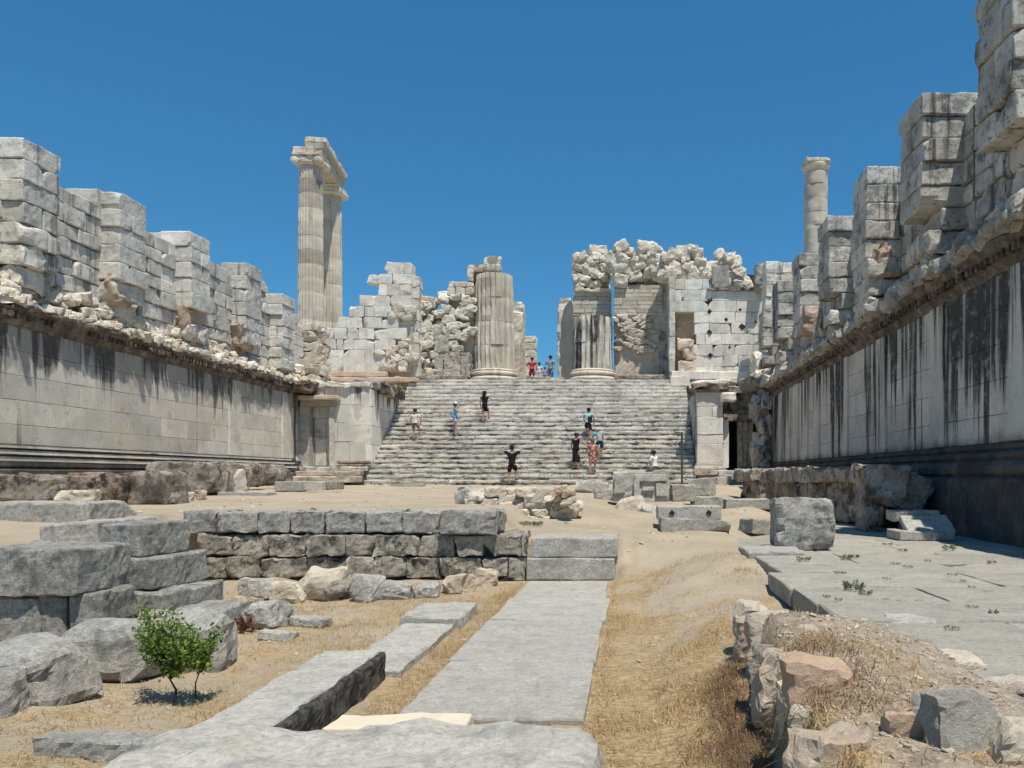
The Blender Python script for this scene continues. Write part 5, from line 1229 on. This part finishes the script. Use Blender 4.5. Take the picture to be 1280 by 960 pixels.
for i, (px, py, w_, h_) in enumerate(wl):
    y = gy(py, PV); x = at(px, py, y).x; s_ = y/F
    tuft(x, y, PV+.003, w_*s_*.5, h_*s_*.75, int(16+w_*3), weed_m, 'biggest dusty green weed tuft sprouting from a crack in the pavement' if i == 0 else 'small dusty weed sprouting from a joint in the pavement', group='weeds in the pavement joints')
y = 14.8; x = at(664, 0, y).x; tuft(x, y, gh(x, y), .2, .09, 220, weed_m, 'flat green weed patch on the sand below the rubble wall', sp=2.5)
y = gy(790, -1.6); x = at(308, 0, y).x; tuft(x, y, -1.6, .05, .15, 60, twig_m, 'reddish brown dried weed standing by the stepped stack', sp=.6)
y = 60; x = at(697, 0, y).x; tuft(x, y, 5.2, 1.0, 1.4, 600, leaf_m, 'dark green shrub glimpsed beyond the opening by the short column', cat='shrub', name='shrub', lw=.4)

# ------------------------------------------------------------------ dry grass (stuff), twigs (stuff), gravel (stuff)
def zat(X, Y):
    Q = np.stack([X, Y, X*0], 1); z = ground_h(X, Y)
    return z+(.05*vnoise(Q*.9, 3)+.03*vnoise(Q*2.6, 4)+.014*vnoise(Q*7, 5)*(Y < 14))*np.where((Y > 12.3) & (X < 0), .45, np.where((X < .1) & (X > -3), .3, 1))
def blades(N, xr, yr, dens, hr, wr, lean, mat, name, label, cat, power=1.0):
    X = RNG.uniform(*xr, N*3); Y = yr[0]+(yr[1]-yr[0])*RNG.uniform(0, 1, N*3)**power
    d = dens(X, Y)+.35*vnoise(np.stack([X*2.2, Y*2.2, X*0], 1), 8); keep = RNG.uniform(0, 1, N*3) < d
    X, Y = X[keep][:N], Y[keep][:N]; n_ = len(X); Z = zat(X, Y)-.004
    a = RNG.uniform(0, 6.28, n_); h_ = RNG.uniform(*hr, n_); ln_ = RNG.uniform(*lean, n_); w_ = RNG.uniform(*wr, n_)
    p0 = np.stack([X, Y, Z], 1); tx, ty = np.cos(a), np.sin(a)
    mid = p0+np.stack([tx*h_*ln_*.4, ty*h_*ln_*.4, h_*.6], 1); tip = p0+np.stack([tx*h_*ln_*1.2, ty*h_*ln_*1.2, h_*(1-.45*ln_).clip(.15)], 1)
    sd = np.stack([-ty, tx, 0*tx], 1)*w_[:, None]
    V = np.stack([p0-sd, p0+sd, mid+sd*.7, mid-sd*.7, tip], 1).reshape(-1, 3)
    i0 = np.arange(n_)*5; Q = np.stack([i0, i0+1, i0+2, i0+3], 1); Tq = np.stack([i0+3, i0+2, i0+4], 1)
    tn = np.repeat(RNG.uniform(-1, 1, n_), 5); m = MB(); m.add(V, Q, np.stack([tn, tn*0, tn*0], 1)); m.f.append(Tq.tolist())
    return tag(m.build(name, mat), label, cat, kind='stuff')
def tuftd(X, Y):
    Q = np.stack([X*1.0, Y*.8, X*0], 1); k = sstep(.10, .45, vnoise(Q*1.9, 23)); k2 = ((X > -.3) & (X < .85) & (Y < 9)) | ((X > -1.8) & (X < -1.52) & (Y > 4.9)) | ((X > -4) & (X < -2.3) & (Y > 10.8)) | ((X > 1.3) & (X < 1.75) & (Y > 7)) | ((X > .2) & (X < 1.2) & (Y < 7))
    kk = k2*1.0+((X < -2.3) & (Y < 8))*.35; return np.where(onslab(X, Y) | (Y > 12.1), -1, k*kk*1.0-.1)
def onslab(X, Y): return ((X > -1.52) & (X < -.22) & (Y > 5.1) & (Y < 12)) | ((X > -2.4) & (X < -1.78) & (Y > 4.2) & (Y < 9.3)) | ((X > -2.3) & (X < -.1) & (Y < 4.05))
def dg(X, Y):
    d = np.where((Y < 12.2) & (X < 1.7), .32, 0)*(~onslab(X, Y))
    d = d*np.where((X > -.2) & (Y > 8), .35, 1)
    d = d+np.where((X > -1.78) & (X < -1.5) & (Y > 4.9) & (Y < 11), .6, 0)+np.where((np.abs(X-.55) < .28) & (Y < 6.0), .55, 0)+np.where((X > -.3) & (X < .2) & (Y < 5.5), .35, 0)
    d = d-np.where((X > .95) & (Y < 7), .16, 0)
    d = np.where((X < -1.7) & (X > -3.0) & (Y > 5), d*.8, d)
    return np.where(onslab(X, Y), -1, d)
blades(52000, (-6, 2.2), (2.8, 12.2), dg, (.02, .07), (.0012, .0028), (.6, 2.2), straw_m, 'dry_grass', 'short dry straw grass covering the pit and the bank', 'grass', 1.5)
blades(16000, (-5, 1.9), (2.8, 12.1), tuftd, (.05, .12), (.0014, .003), (.5, 1.9), straw_m, 'dry_grass', 'longer clumps of dry golden grass on the bank', 'grass', 1.4)
def edged(X, Y):
    return np.exp(-((X+.20)/.05)**2)*((Y > 4.4) & (Y < 11.8))*1.0+np.exp(-((X+1.54)/.04)**2)*((Y > 5.2) & (Y < 11.8))*.8
blades(6000, (-1.7, 0), (4.2, 11.9), edged, (.03, .08), (.0012, .0026), (1.0, 2.6), straw_m, 'dry_grass', 'dry grass creeping over the edges of the slab path', 'grass', 1.3)
def dt(X, Y):
    e = np.interp(Y, [2, 3.1, 4.3, 5.7, 6.4], [.58, .62, .70, .80, .95]); return np.exp(-((X-e+.10)/.10)**2)*np.where((Y > 2.9) & (Y < 6.3), 1.1, 0)
blades(5200, (.2, 1.2), (2.8, 6.4), dt, (.04, .13), (.0012, .0026), (.5, 2.2), twig_m, 'dry_brush', 'brown dry brush tangled at the foot of the terrace rocks', 'brush')
gm = MB(); 
def gravel(N, xr, yr, s0, s1, dens, tones):
    for _ in range(N):
        x = U(*xr); y = yr[0]+(yr[1]-yr[0])*random.random()**1.3
        if U(0, 1) > dens(x, y): continue
        s_ = s0+(s1-s0)*random.random()**3; z = float(zat(np.array([x]), np.array([y]))[0])
        gm.block((x, y, z+s_*.15), (s_*U(.8, 1.5), s_*U(.8, 1.3), s_*.6), rot=(U(-.4, .4), U(-.4, .4), U(0, 6)), r=s_*.18, amp=s_*.12, freq=1/s_, cell=9, tone=(U(-.6, 1), random.choice(tones), U(0, .6)), cuts=1)
off_ = lambda x, y: 0 if ((-1.52 < x < -.22 and 5.1 < y < 12) or (-2.4 < x < -1.78 and 4.2 < y < 9.3) or (-2.3 < x < -.1 and y < 4.05)) else 1
gravel(1500, (.9, 2.0), (2.9, 6.9), .007, .032, lambda x, y: 1 if (y < 6.2) else .5, (0, 0, .2, .6))
gravel(900, (-4.5, 1.0), (3, 12), .008, .035, lambda x, y: off_(x, y)*.6, (0, 0, .3))
gravel(500, (-9, 3), (13, 32), .02, .07, lambda x, y: .8, (0, 0, .2))
tag(gm.build('gravel', M['pale']), 'pale pebbles and stone chips scattered over the ground', 'gravel', kind='stuff')
